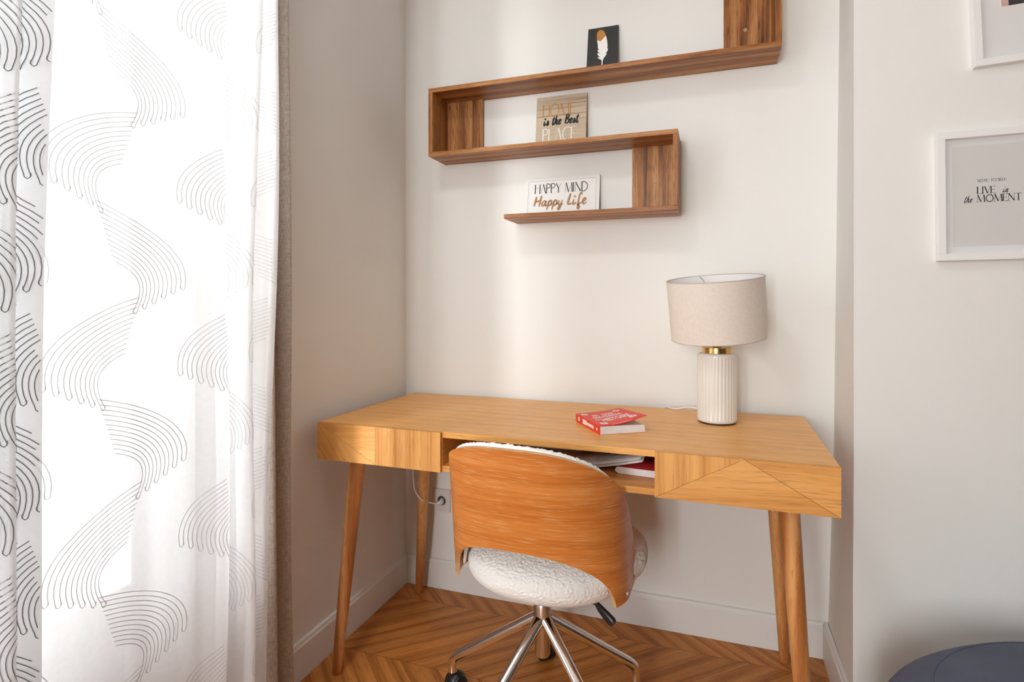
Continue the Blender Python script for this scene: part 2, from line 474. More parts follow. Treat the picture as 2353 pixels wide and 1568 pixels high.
b.box(RO[0], RO[1], YR - 0.25, YR, 2.42, ZC); b.box(RO[0], RO[1], YR - 0.25, YR, -0.06, 0.02)
struct(b.build('wall_rear', M['taupe']))
b = MB(); b.box(-0.25, XR + 0.2, YR - 0.2, 0.2, ZC, ZC + 0.15); struct(b.build('ceiling', M['ceil']))

def base_profile(h=0.113, t=B):
    return [(0, 0.0005), (t, 0.0005), (t, h - 0.014), (t - 0.004, h - 0.009), (t - 0.005, h - 0.002), (t - 0.009, h), (0, h)]
b = MB()
b.prism([(x, z) for x, z in base_profile()], OP[0][1], -0.0002, 'y'); struct(b.build('baseboard_left', M['trim'], smooth_angle=30))
b = MB()
b.prism([(-x, z) for x, z in base_profile()], B, W - B, 'x'); struct(b.build('baseboard_back', M['trim'], smooth_angle=30))
b = MB()
b.prism([(W - x, z) for x, z in base_profile()], YC - B, -0.0002, 'y'); struct(b.build('baseboard_niche', M['trim'], smooth_angle=30))
b = MB()
b.prism([(YC - x, z) for x, z in base_profile()], W, XR, 'x'); struct(b.build('baseboard_chimney', M['trim'], smooth_angle=30))

# windows: tall two-leaf windows with a solid lower panel
def window(name, y0, y1, loc=(0, 0, 0), rz=0):
    root = bpy.data.objects.new(name, None); col.objects.link(root); struct(root)
    root.location = loc; root.rotation_euler = (0, 0, rz)
    f = MB()
    f.box(-0.16, -0.06, y0, y0 + 0.035, 0.02, 2.42); f.box(-0.16, -0.06, y1 - 0.035, y1, 0.02, 2.42)
    f.box(-0.16, -0.06, y0, y1, 2.38, 2.42); f.box(-0.18, -0.04, y0, y1, 0.02, 0.06)
    f.build('window_frame', M['winwhite'], root, bevel=0.004)
    ym = (y0 + y1) / 2
    for a, c in ((y0 + 0.035, ym), (ym, y1 - 0.035)):
        s = MB()
        s.box(-0.12, -0.05, a, a + 0.085, 0.06, 2.38); s.box(-0.12, -0.05, c - 0.085, c, 0.06, 2.38)
        s.box(-0.12, -0.05, a + 0.085, c - 0.085, 2.29, 2.38); s.box(-0.12, -0.05, a + 0.085, c - 0.085, 0.06, 0.15)
        s.box(-0.12, -0.05, a + 0.085, c - 0.085, 0.43, 0.50)
        s.box(-0.10, -0.07, a + 0.085, c - 0.085, 0.15, 0.43)
        so = s.build('window_sash', M['winwhite'], root, bevel=0.006)
        g = MB(); g.box(-0.0885, -0.0855, a + 0.085, c - 0.085, 0.50, 2.29); g.build('window_pane', M['glass'], so)
    h = MB(); h.tube([(-0.05, ym, 1.05), (-0.015, ym, 1.05)], 0.009); h.tube([(-0.015, ym, 1.06), (-0.015, ym, 0.95)], [0.008, 0.010], 10)
    h.build('window_handle', M['steel'], root)
window('window_1', *OP[0])
window('window_2', -RO[1], -RO[0], (0, YR, 0), R(90))

# outside: balcony, railing and the neighbouring tiled roof
b = MB(); b.box(-0.55, -0.25, -2.35, -0.6, -0.12, 0.0)
o = b.build('balcony_slab', M['stone']); struct(o)
t = thing('balcony_railing', 'pale grey metal balcony railing outside the curtained window', 'railing', (-0.42, -1.4, 0))
b = MB(); b.box(-0.02, 0.02, -0.95, 0.62, 1.035, 1.075); b.build('handrail', M['rail'], t, bevel=0.004)
b = MB(); b.box(-0.012, 0.012, -0.95, 0.62, 0.06, 0.085); b.build('bottom_rail', M['rail'], t, bevel=0.002)
for i in range(15):
    y = 0.49 - 0.104 * i
    z0 = 0.0 if i % 7 == 0 else 0.08
    b = MB(); b.box(-0.008, 0.008, y - 0.012, y + 0.012, z0, 1.04); b.build('baluster', M['rail'], t)
t = thing('tiled_building', 'neighbouring building with a pale tiled roof seen through the curtain', 'building', (-6.2, 2.0, -4.0))
b = MB(); b.box(-3.2, 0, -4.0, 1.05, 0, 4.92); b.build('facade', M['stone'], t)
b = MB()
nx = 44
us = []
for i in range(nx * 6 + 1): us.append(-4.1 + 5.25 * i / (nx * 6))
def rooff(u, v):
    h = abs(math.sin((u + 4.1) / 5.25 * nx * PI)) * 0.045
    st = (v * 9) % 1.0
    return (0.15 - 1.55 * v, u, 4.88 + 0.62 * v + h - 0.03 * st)
vv = []
for i in range(9): vv += [i / 9 + 0.0001, (i + 1) / 9 - 0.0001]
b.grid(rooff, us, vv, 0, smooth=False)
b.build('roof', M['tile'], t)

# ------------------------------------------------------------------ curtains
def cloth(ctrl, n=10):
    """smooth plan curve (y, x) with arc length"""
    P = crv([(p[0], p[1], 0) for p in ctrl], n)
    S = [0]
    for i in range(1, len(P)): S.append(S[-1] + (P[i] - P[i - 1]).length)
    return P, S
def at_s(P, S, s):
    s = max(0, min(S[-1], s))
    lo, hi = 0, len(S) - 1
    while hi - lo > 1:
        mid = (lo + hi) // 2
        if S[mid] <= s: lo = mid
        else: hi = mid
    t = (s - S[lo]) / max(1e-9, S[hi] - S[lo])
    return P[lo].lerp(P[hi], t)
def leaf_lines(mirror):
    out = []
    for i in range(12):
        hook = (i % 2 == 0)
        p0 = Vector((-0.112 + 0.003 * i, 0.112 - 0.0095 * i)); p1 = Vector((-0.030, 0.092 - 0.0092 * i))
        p2 = Vector((0.084 - 0.0080 * i, 0.045 - 0.0070 * i)); p3 = Vector((0.070 - 0.0098 * i, -0.036 - 0.0048 * i))
        L = []
        for q in range(15):
            t = q / 14
            L.append(p0 * (1 - t) ** 3 + p1 * 3 * t * (1 - t) ** 2 + p2 * 3 * t * t * (1 - t) + p3 * t ** 3)
        if hook:   # finger tip joining two strands
            e = L[-1]
            L += [e + Vector((-0.0015, -0.006)), e + Vector((-0.005, -0.0085)), e + Vector((-0.0085, -0.006)), e + Vector((-0.0095, 0.0005))]
        out.append([Vector((-q.x, q.y)) if mirror else q for q in L])
    return out
def hang(name, ctrl, label, cat, warp, z0, z1, mats, motif=None, group=None, thick=0.0, toff=0.0012, clip_x=None, bds=0.125):
    P, S = cloth(ctrl)
    def pos(s, z):
        q = at_s(P, S, s)
        dy, dx = warp(q.x, q.y, z, s)
        return Vector((q.y + dx, q.x + dy, z))
    b = MB()
    zs = linsp(z0, z1, 36)
    b.grid(lambda s, z: pos(s, z), S, zs, 0, smooth=True)
    if motif:
        per = 0.355
        lines = {m: leaf_lines(m) for m in (False, True)}
        for (s0, zoff) in motif:
            if s0 < -0.1 or clip_x: s0 += S[-1]
            zc = zoff - per * 6
            while zc < z1 + 0.3:
                for mir, ds, dz in ((False, 0.0, 0.0), (True, bds, -0.1775)):
                    for Ln in lines[mir]:
                        pts = []
                        for q in Ln:
                            s, z = s0 + ds + q.x, zc + dz + q.y
                            pts.append((s, z) if ((clip_x is None or (q.x if not mir else -q.x) > -clip_x) and 0.002 < s < S[-1] - 0.002 and z0 < z < z1) else None)
                        # ribbons
                        run = []
                        for q in pts + [None]:
                            if q is None:
                                if len(run) > 1:
                                    vs = []
                                    for i, (s, z) in enumerate(run):
                                        a = run[max(0, i - 1)]; c = run[min(len(run) - 1, i + 1)]
                                        d = Vector((c[0] - a[0], c[1] - a[1])); d = d.normalized() if d.length > 0 else Vector((1, 0))
                                        nn = Vector((-d.y, d.x)) * 0.00085
                                        base = pos(s, z)
                                        tg = (pos(s + 0.001, z) - pos(s - 0.001, z)).normalized()
                                        nor = Vector((0, 0, 1)).cross(tg)
                                        if nor.x < 0: pass
                                        for sg in (-1, 1):
                                            vs.append(base + tg * nn.x * sg + Vector((0, 0, 1)) * nn.y * sg - nor * toff)
                                    b.add(vs, [(2 * i, 2 * i + 1, 2 * i + 3, 2 * i + 2) for i in range(len(run) - 1)], 1)
                                run = []
                            else: run.append(q)
                zc += per
    o = b.build(name, mats)
    if thick:
        sm = o.modifiers.new('cloth', 'SOLIDIFY'); sm.thickness = thick; sm.offset = 0
    o['label'] = label; o['category'] = cat
    if group: o['group'] = group
    return o
RP = [(-1.53, .098), (-1.47, .108), (-1.42, .122), (-1.37, .128), (-1.33, .127), (-1.25, .117), (-1.17, .120), (-1.115, .128), (-1.075, .160), (-1.050, .165), (-1.040, .130), (-1.022, .103), (-0.998, .128),
      (-0.980, .172), (-0.962, .170), (-0.955, .130), (-0.940, .104), (-0.918, .128), (-0.905, .158), (-0.888, .150), (-0.880, .120), (-0.866, .100)]
LP = [(-1.412, .170), (-1.428, .150), (-1.440, .140), (-1.452, .160), (-1.462, .188), (-1.478, .180), (-1.488, .140), (-1.515, .115), (-1.545, .150), (-1.56, .19), (-1.585, .18),
      (-1.60, .13), (-1.63, .115), (-1.66, .16), (-1.68, .19), (-1.71, .15), (-1.74, .12), (-1.78, .16), (-1.81, .19), (-1.85, .15), (-1.90, .12), (-1.95, .16)][::-1]
def warp_r(y, x, z, s):
    g = max(0.0, min(1.0, (y + 1.12) / 0.2))
    dy = -0.022 * g * (1.75 - z) + 0.006 * g * math.sin(z * 5 + y * 20) + 0.004 * math.sin(z * 3.1)
    dx = 0.008 * math.sin(z * 2.3 + y * 30) * (0.3 + g)
    return dy, dx
def warp_l(y, x, z, s):
    return 0.018 * (z - 1.1) + 0.004 * math.sin(z * 4 + y * 9), 0.006 * math.sin(z * 2.7 + y * 25)
hang('sheer_curtain', RP, 'white sheer curtain with stitched feather lines, hanging flat over the balcony window', 'curtain', warp_r, 0.015, 2.44,
     [M['sheer'], M['thread']], motif=((0.34, 1.545), (0.60, 1.56), (0.86, 1.53), (0.08, 1.55)), group='white voile curtains')
hang('sheer_curtain', LP, 'bunched sheer curtain with stitched lines toned dark as if backlit at the left edge of the photo', 'curtain', warp_l, 0.015, 2.44,
     [M['sheer_shaded'], M['thread_backlit']], motif=((-0.135, 1.525), (-0.028, 1.565), (-0.26, 1.53), (-0.38, 1.55), (-0.50, 1.53)), clip_x=0.052, bds=0.01, group='white voile curtains')
DP = [(-0.722, .030), (-0.730, .062), (-0.748, .084), (-0.768, .060), (-0.782, .034), (-0.802, .056), (-0.818, .086), (-0.838, .070), (-0.852, .040)]
def warp_d(y, x, z, s):
    k = 0.16 + 0.02 * (1 - z / 2.4) * 2
    f = 0.78 + 0.22 * max(0, 1 - z / 1.75)
    return (y + 0.86) * (f - 1) + 0.004 * math.sin(z * 4 + y * 12), 0.006 * math.sin(z * 3 + y * 30)
hang('linen_drape', DP, 'taupe linen drape gathered against the wall beside the white sheer curtain', 'curtain', warp_d, 0.012, 2.44, M['linen'], thick=0.0015)
t = thing('curtain_rod', 'metal curtain rod above the balcony window', 'curtain rod', (0.11, -1.4, 2.46))
b = MB(); b.tube([(0, -0.85, 0), (0, 0.75, 0)], 0.011, 16); b.build('rod', M['steel'], t)
for y in (-0.78, 0.68):
    b = MB(); b.tube([(0, y, 0), (-0.11, y, 0)], 0.007, 10); b.tube([(-0.11, y, 0), (-0.104, y, 0)], 0.025, 16); b.build('bracket', M['steel'], t)
for y in (-0.86, 0.76):
    b = MB(); b.lathe([(0.0005, -0.02), (0.014, -0.012), (0.018, 0), (0.014, 0.012), (0.0005, 0.02)], 16, (0, y, 0)); b.build('finial', M['steel'], t)

# ------------------------------------------------------------------ desk (local: x along the width, -y towards the room)
DW, DD, DH, DT = 1.382, 0.5837, 0.76, 0.110
desk = thing('writing_desk', 'light oak writing desk with marquetry fronts and tapered round legs', 'desk', (0.0493, -0.015, 0), (0, 0, -0.0121))
SL = 0.0165
b = MB(); b.box(0, DW, -DD + 0.012, 0, DH - SL, DH); b.build('desktop', M['oak_x'], desk, bevel=0.0012)
b = MB(); b.box(0, DW, -DD + 0.012, 0, DH - DT, DH - DT + SL); b.build('bottom_panel', M['oak_edge'], desk, bevel=0.001)
b = MB(); b.box(SL, DW - SL, -SL, -0.0005, DH - DT + SL, DH - SL); b.build('back_panel', M['oak_edge'], desk)
for x0 in (0.0, DW - SL):
    b = MB(); b.box(x0, x0 + SL, -DD + 0.012, 0, DH - DT + SL, DH - SL); b.build('side_panel', M['oak_y'], desk)
for x0 in (0.4120 - SL, 0.9862):
    b = MB(); b.box(x0, x0 + SL, -DD + 0.012, -SL, DH - DT + SL, DH - SL); b.build('divider', M['oak_y'], desk)
def front(pieces, x0, x1):
    b = MB()
    z0, z1 = DH - DT, DH
    b.box(x0, x1, -DD + 0.0042, -DD + 0.0118, z0, z1, 3)
    b.box(x0 + 0.001, x1 - 0.001, -DD + 0.0036, -DD + 0.0043, z0 + 0.001, z1 - 0.001, 4)
    for pts, mi in pieces:
        cx_ = sum(p[0] for p in pts) / len(pts); cz = sum(p[1] for p in pts) / len(pts)
        q = []
        n = len(pts)
        for i in range(n):   # inset each veneer piece a hair, leaving the dark joint
            p = Vector(pts[i]); a = Vector(pts[i - 1]) - p; c = Vector(pts[(i + 1) % n]) - p
            a.normalize(); c.normalize()
            sn = abs(a.x * c.y - a.y * c.x)
            q.append(p + (a + c) / max(0.12, sn) * 0.00038)
        b.prism([(p[0], p[1]) for p in q], -DD, -DD + 0.004, 'y', mi)
    return b.build('drawer', [M['oak_z'], M['oak_x2'], M['oak_diag'], M['oak_edge'], M['seam']], desk)
za, zb_ = DH - DT, DH
xl = 0.4112
front([([(0, za), (0.203, za), (0, zb_)], 2), ([(0.203, za), (0.203, zb_), (0, zb_)], 1), ([(0.203, za), (xl, za), (xl, zb_), (0.203, zb_)], 0)], 0.0, xl)
xr0 = 0.9862; xp = 1.186
front([([(xr0, za), (xp, zb_), (xr0, zb_)], 0), ([(xr0, za), (DW, za), (xp, zb_)], 1), ([(DW, za), (DW, zb_), (xp, zb_)], 3)], xr0, DW)
# legs: (top, foot) in world, turned into desk space
dinv = (Matrix.Translation((0.0493, -0.015, 0)) @ Matrix.Rotation(-0.0121, 4, 'Z')).inverted()
for top, foot in (((0.137, -0.527, 0.648), (0.0905, -0.5714, 0)), ((0.146, -0.104, 0.648), (0.0952, -0.0645, 0)), ((1.334, -0.116, 0.648), (1.373, -0.064, 0)), ((1.3305, -0.520, 0.648), (1.369, -0.573, 0))):
    T = dinv @ Vector(top); F = dinv @ Vector(foot)
    b = MB()
    pts = [F.lerp(T, s) for s in (0, 0.012, 0.02, 0.2, 0.4, 0.6, 0.8, 1)]
    b.tube(pts, [0.0125, 0.0145, 0.0150, 0.0168, 0.0188, 0.0207, 0.0225, 0.0240], 24)
    lg = b.build('leg', M['oak_leg'], desk, smooth_angle=50)
    b = MB(); b.box(T.x - 0.045, T.x + 0.045, T.y - 0.045, T.y + 0.045, 0.6455, 0.6498); b.build('mounting_plate', M['blackpl'], lg)

# ------------------------------------------------------------------ things in the open compartment (each a thing of its own)
ZS = DH - DT + SL + 0.0003     # shelf surface
def bent_sheets(name, label, cat, w, d, n, loc, rz, curl, mats, thick=0.0012, lift=0.0):
    t = thing(name, label, cat, loc, (0, 0, rz))
    for i in range(n):
        b = MB()
        us = linsp(0, w, 14); vs = linsp(0, d, 3)
        off = i * (thick + 0.0008)
        ww = random.uniform(-0.006, 0.006)
        f = lambda u, v: (u + ww, v + ww, off + lift * u + curl * (u / w) ** 3)
        b.grid(f, us, vs)
        o = b.build('sheet', mats[i % len(mats)], t)
        sm = o.modifiers.new('s', 'SOLIDIFY'); sm.thickness = thick; sm.offset = 1
    return t
# thick book with dark red cover, at the right of the compartment
t = thing('paperback_book', 'thick dark red book lying at the right end of the desk compartment', 'book', (0.914, -0.505, ZS), (0, 0, -0.10))
b = MB()
prof = [(0.012, 0.001), (0.004, 0.006), (0.002, 0.010), (0.006, 0.0165), (0.020, 0.0185), (0.110, 0.0185), (0.110, 0.001)]
b.prism(prof, 0.0, 0.165, 'y'); b.build('page_block', M['paper'], t, smooth_angle=40)
b = MB()
b.grid(lambda u, v: (u, v, 0.0192 + 0.002 * max(0, (0.06 - u) / 0.06) ** 2), linsp(0.012, 0.112, 8), [0.0, 0.166])
o = b.build('front_cover', M['darkred'], t); o.modifiers.new('s', 'SOLIDIFY').thickness = 0.0008
b = MB(); b.box(0.004, 0.112, 0.0, 0.166, 0.0, 0.0009); b.build('back_cover', M['darkred'], t)
bent_sheets('paper_stack', 'small stack of loose white papers in the desk compartment, left of the red book', 'papers', 0.185, 0.15, 4, (0.800, -0.520, ZS + 0.003), 0.03, 0.006, [M['paper'], M['paper'], M['greypaper'], M['paper']], 0.0018, 0.155)
t = bent_sheets('leaflet', 'grey printed leaflet slanting over the papers in the desk compartment', 'leaflet', 0.15, 0.12, 1, (0.868, -0.500, ZS + 0.0265), 0.02, 0.008, [M['greypaper']], 0.0008, 0.15)
t = thing('paperback_book', 'beige book deep in the desk compartment behind the chair back', 'book', (0.60, -0.33, ZS), (0, 0, 0.03))
b = MB(); b.box(0.002, 0.188, 0.002, 0.13, 0.001, 0.021); b.build('page_block', plain('beige_pages', (0.50, 0.43, 0.33), 0.8), t)
b = MB(); b.box(0, 0.19, 0, 0.132, 0.021, 0.0222); b.build('front_cover', M['plaque'], t)
b = MB(); b.box(0, 0.19, 0, 0.132, 0.0, 0.0012); b.build('back_cover', M['plaque'], t)
t = thing('magazine', 'white magazine with a curled corner lying on the beige book in the compartment', 'magazine', (0.535, -0.345, ZS + 0.0226), (0, 0, 0.02))
def curl(u, v):
    a = max(0, u - 0.13) / 0.05
    return (u - 0.012 * a * a, v, 0.0025 + 0.010 * math.sin(min(a, 1.6) * 1.4) + 0.004 * math.sin(u * 30))
b = MB(); b.grid(curl, linsp(0, 0.20, 28), [0.0, 0.12]); o = b.build('pages', M['paper'], t); o.modifiers.new('s', 'SOLIDIFY').thickness = 0.0012
b = MB(); b.grid(lambda u, v: (u, v, 0.001), linsp(0, 0.20, 4), [0.0, 0.12]); o = b.build('back_cover', M['greypaper'], t); o.modifiers.new('s', 'SOLIDIFY').thickness = 0.0008

# ------------------------------------------------------------------ lettering
class Pen:
    """flat printed strokes on a board: local x right, z up, at height y"""
    def __init__(self, y): self.b = MB(); self.y = y
    def line(self, pts, w, w1=None, taper=False):
        P = [Vector((p[0], p[1])) for p in pts]; n = len(P)
        if n < 2: return
        vs = []
        for i, p in enumerate(P):
            d = P[min(n - 1, i + 1)] - P[max(0, i - 1)]
            d = d.normalized() if d.length > 1e-9 else Vector((1, 0))
            nn = Vector((-d.y, d.x))
            ww = w if w1 is None else w + (w1 - w) * i / (n - 1)
            if taper:
                e = min(i, n - 1 - i) / max(1, (n - 1) * 0.22); ww *= 0.55 + 0.45 * min(1, e)
            for s in (-1, 1):
                q = p + nn * ww * 0.5 * s
                vs.append((q.x, self.y, q.y))
        self.b.add(vs, [(2 * i, 2 * i + 1, 2 * i + 3, 2 * i + 2) for i in range(n - 1)])
    def poly(self, pts):
        self.b.add([(p[0], self.y, p[1]) for p in pts], [tuple(range(len(pts)))])
    def dot(self, c, r, n=12):
        self.poly([(c[0] + r * math.cos(2 * PI * k / n), c[1] + r * math.sin(2 * PI * k / n)) for k in range(n)])
def sp2(pts, n=7): return [(p.x, p.y) for p in crv([(q[0], q[1], 0) for q in pts], n)]
def arc(cx_, cy_, rx, ry, a0, a1, n=18):
    return [(cx_ + rx * math.cos(R(lerp(a0, a1, i / n))), cy_ + ry * math.sin(R(lerp(a0, a1, i / n)))) for i in range(n + 1)]
# capitals: (advance, [(points, 'T'hick / 't'hin, ends with serif?)])
CAPS = {
 'H': (.46, [([(0, 0), (0, 1)], 'T', 1), ([(.38, 0), (.38, 1)], 'T', 1), ([(0, .62), (.38, .62)], 't', 0)]),
 'A': (.46, [([(0, 0), (.19, 1)], 't', 0), ([(.19, 1), (.40, 0)], 'T', 0)]),
 'P': (.38, [([(0, 0), (0, 1)], 'T', 1), (sp2([(0, 1), (.2, .98), (.29, .80), (.2, .58), (0, .54)]), 'm', 0)]),
 'Y': (.42, [([(0, 1), (.19, .5)], 'T', 0), ([(.38, 1), (.19, .5)], 't', 0), ([(.19, .5), (.19, 0)], 'T', 0)]),
 'M': (.64, [([(0, 0), (.05, 1)], 't', 1), ([(.05, 1), (.27, 0)], 'T', 0), ([(.27, 0), (.50, 1)], 't', 0), ([(.50, 1), (.54, 0)], 'T', 1)]),
 'I': (.16, [([(0, 0), (0, 1)], 'T', 1)]),
 'N': (.50, [([(0, 0), (0, 1)], 't', 1), ([(0, 1), (.40, 0)], 'T', 0), ([(.40, 0), (.40, 1)], 't', 1)]),
 'D': (.50, [([(0, 0), (0, 1)], 'T', 1), (sp2([(0, 1), (.22, .96), (.40, .72), (.42, .5), (.38, .25), (.22, .04), (0, 0)]), 'm', 0)]),
 'O': (.62, [(arc(.27, .5, .26, .51, 90, 270), 'm', 0), (arc(.27, .5, .26, .51, -90, 90), 'm', 0)]),
 'E': (.40, [([(0, 0), (0, 1)], 'T', 1), ([(0, 1), (.29, 1)], 't', 2), ([(0, .52), (.23, .52)], 't', 2), ([(0, 0), (.31, 0)], 't', 2)]),
 'L': (.40, [([(0, 0), (0, 1)], 'T', 1), ([(0, 0), (.31, 0)], 't', 2)]),
 'C': (.54, [(arc(.30, .5, .29, .51, 55, 305), 'm', 0)]),
 'V': (.48, [([(0, 1), (.21, 0)], 'T', 0), ([(.21, 0), (.42, 1)], 't', 0)]),
 'T': (.46, [([(.2, 0), (.2, 1)], 'T', 1), ([(0, 1), (.40, 1)], 't', 2)]),
 'S': (.42, [(sp2([(.30, .84), (.20, .99), (.05, .9), (.05, .68), (.2, .52), (.31, .36), (.30, .12), (.15, 0), (.0, .14)]), 'm', 0)]),
 'F': (.38, [([(0, 0), (0, 1)], 'T', 1), ([(0, 1), (.29, 1)], 't', 2), ([(0, .52), (.22, .52)], 't', 2)]),
 ':': (.16, [([(0, .05), (0, .14)], 'T', 0), ([(0, .5), (0, .59)], 'T', 0)]),
 ' ': (.28, []),
}
def caps(pen, text, x, z, h, thick, thin, wide=1.0, serif=False, skew=0.0, rise=0.0, small=None, drop=None):
    for ch_i, ch in enumerate(text):
        adv, st = CAPS[ch]
        hh = h
        if small and ch in small: hh = h * 0.86
        for si, (pts, kind, end) in enumerate(st):
            w = {'T': thick, 't': thin, 'm': (thick + thin) * 0.62}[kind]
            q = [(x + p[0] * h * wide + skew * p[1] * hh, z + p[1] * hh + rise * (x + p[0] * h)) for p in pts]
            pen.line(q, w * h)
            if serif and end == 1:
                for e in (q[0], q[-1]): pen.line([(e[0] - thick * h * 1.1, e[1]), (e[0] + thick * h * 1.1, e[1])], thin * h)
            if serif and end == 2:
                e = q[-1]; pen.line([(e[0], e[1] - .08 * h), (e[0], e[1] + .08 * h)], thin * h * 1.3)
            if serif and ch == 'V':
                for e in ((q[0] if si == 0 else q[-1]),): pen.line([(e[0] - thick * h, e[1]), (e[0] + thick * h, e[1])], thin * h)
        x += adv * h * wide
    return x
BR = {
 'i': (.26, [[(.04, .48), (.0, .15), (.05, .01), (.15, .1), (.2, .2)]], [(.07, .70)]),
 's': (.30, [[(-.02, .06), (.08, .22), (.16, .50), (.14, .36), (.22, .18), (.14, .0), (.0, .05)], [(.14, .0), (.24, .12)]], []),
 't': (.28, [[(.15, .92), (.08, .35), (.07, .08), (.14, .0), (.26, .16)], [(-.01, .60), (.26, .66)]], []),
 'h': (.38, [[(.13, 1.0), (.07, .5), (.0, .0)], [(.04, .25), (.13, .47), (.21, .46), (.19, .15), (.24, .0), (.35, .15)]], []),
 'e': (.30, [[(.03, .20), (.16, .30), (.20, .44), (.12, .5), (.04, .36), (.04, .12), (.12, .0), (.28, .16)]], []),
 'B': (.42, [[(.08, .98), (.04, .5), (.0, .0)], [(-.04, .88), (.16, 1.0), (.30, .86), (.22, .62), (.08, .53), (.28, .46), (.32, .2), (.18, .02), (.0, .04)]], []),
 'H': (.50, [[(.10, .92), (.06, .5), (.0, .0)], [(.42, 1.0), (.38, .5), (.34, -.04)], [(.04, .44), (.22, .47), (.39, .54)]], []),
 'a': (.38, [[(.25, .42), (.14, .49), (.03, .28), (.04, .06), (.13, .03), (.22, .22), (.27, .46), (.23, .12), (.28, .0), (.38, .14)]], []),
 'p': (.34, [[(.08, .52), (.05, .1), (.0, -.40)], [(.05, .22), (.14, .47), (.24, .42), (.24, .16), (.14, .02), (.05, .10)], [(.2, .08), (.34, .22)]], []),
 'y': (.36, [[(.06, .48), (.03, .16), (.10, .03), (.22, .2)], [(.27, .50), (.22, .05), (.15, -.36), (.06, -.36), (.08, -.18), (.34, .14)]], []),
 'L': (.36, [[(.14, 1.0), (.07, .5), (.02, .06)], [(.0, .05), (.14, .06), (.30, .10)]], []),
 'f': (.34, [[(.26, .82), (.24, .98), (.15, .95), (.10, .6), (.08, .1), (.08, -.34), (.17, -.38), (.17, -.16), (.08, .0), (.2, .06), (.34, .2)]], []),
 'n': (.40, [[(.06, .48), (.0, .0)], [(.02, .2), (.14, .46), (.22, .44), (.18, .1), (.24, .0), (.34, .14)]], []),
 ' ': (.26, [], []),
}
def brush(pen, text, x, z, h, w, slant=0.0, wide=1.0, thin=None):
    for ch in text:
        adv, st, dots = BR[ch]
        for k_, s in enumerate(st):
            q = [(x + p[0] * h * wide + slant * p[1] * h, z + p[1] * h) for p in sp2(s, 6)]
            ww = w * h
            if ch in 'LH' and k_ < 2 and not thin and not (ch == 'L' and k_ == 1): ww *= 1.25
            pen.line(q, ww, taper=True)
        for d in dots: pen.dot((x + d[0] * h * wide + slant * d[1] * h, z + d[1] * h), w * h * 0.6)
        x += adv * h * wide
    return x

# ------------------------------------------------------------------ wall shelf
SD, SB = 0.1432, 0.0155
XL, XR1, XR2, XL3, ZA, ZB, ZC_ = 0.1761, 1.3572, 1.0579, 0.4713, 1.9036, 1.6539, 1.4112
shelf = thing('wall_shelf', 'zigzag brown wood wall shelf mounted above the desk', 'shelf', (XL, 0, ZC_))
def sbox(name, x0, x1, y0, y1, z0, z1, m):
    b = MB(); b.box(x0 - XL, x1 - XL, y0, y1, z0 - ZC_, z1 - ZC_)
    return b.build(name, m, shelf, bevel=0.0008)
sbox('shelf_board', XL, XR1, -SD, -0.0003, ZA - SB, ZA, M['sh_x'])
sbox('shelf_board', XL, XR2, -SD, -0.0003, ZB, ZB + SB, M['sh_x'])
sbox('shelf_board', XL3, XR2, -SD, -0.0003, ZC_, ZC_ + SB, M['sh_x'])
sbox('shelf_board', 0.62, XR1, -SD, -0.0003, 2.290, 2.290 + SB, M['sh_x'])
sbox('upright', XL, XL + 0.0168, -SD, -0.0003, ZB + SB, ZA - SB, M['sh_z'])
sbox('upright', XR2 - SB, XR2, -SD, -0.0003, ZC_ + SB, ZB, M['sh_z'])
sbox('upright', XR1 - 0.0175, XR1, -SD, -0.0003, ZA, 2.290, M['sh_z'])
sbox('wall_plate', XL + 0.0168, 0.3394, -0.0175, -0.0003, ZB + SB, ZA - SB, M['sh_z'])
p2_ = sbox('wall_plate', 0.8985, XR2 - SB, -0.0175, -0.0003, ZC_ + SB, ZB, M['sh_z'])
p3_ = sbox('wall_plate', 1.196, XR1 - 0.0175, -0.0175, -0.0003, ZA, 2.290, M['sh_z'])
for par, x, z in ((p2_, 0.975, 1.535), (p3_, 1.262, 2.005)):
    b = MB(); b.tube([(x - XL, -0.0174, z - ZC_), (x - XL, -0.0186, z - ZC_)], 0.006, 16); b.build('screw_cap', M['mdf'], par)

# feather plaque on the upper board
def signroot(name, label, x, zb, h, th, t_, yaw=0.0):
    return thing(name, label, 'sign', (x, -0.003 - h * math.sin(th), zb + 0.0002), (-th, 0, yaw))
fw_, fh_ = 0.107, 0.192
t = signroot('feather_plaque', 'charcoal plaque with a white and ochre feather on the upper shelf board', 0.7435, ZA, fh_, 0.22, 0.006)
b = MB(); b.box(0, fw_, -0.006, 0, 0, fh_); b.build('board', M['plaque'], t, bevel=0.0006)
def fv(u, v): return (u * fw_, 0.045 + v * 0.147)
wpts = [(.31, .665), (.43, .615), (.60, .755), (.65, .60), (.67, .46), (.66, .42), (.685, .37), (.665, .32), (.62, .28), (.655, .26), (.60, .19), (.55, .14), (.53, .08), (.525, -.15), (.49, -.15), (.495, .08), (.47, .12), (.40, .15), (.345, .20), (.44, .195), (.37, .24), (.335, .305), (.43, .30), (.36, .335), (.345, .40), (.40, .385), (.35, .44), (.345, .53)]
opts = [(.31, .665), (.43, .615), (.60, .755), (.565, .83), (.51, .90), (.43, .935), (.36, .925), (.31, .88), (.295, .80)]
pn = Pen(-0.00625)
cw = (.49, .40)
pn.b.add([(fv(*p)[0], pn.y, fv(*p)[1]) for p in wpts], [tuple(range(len(wpts)))])
pn.b.build('feather', M['inkwhite'], t)
pn = Pen(-0.0063); pn.poly([fv(*p) for p in opts]); pn.b.build('feather_tip', M['gold'], t)

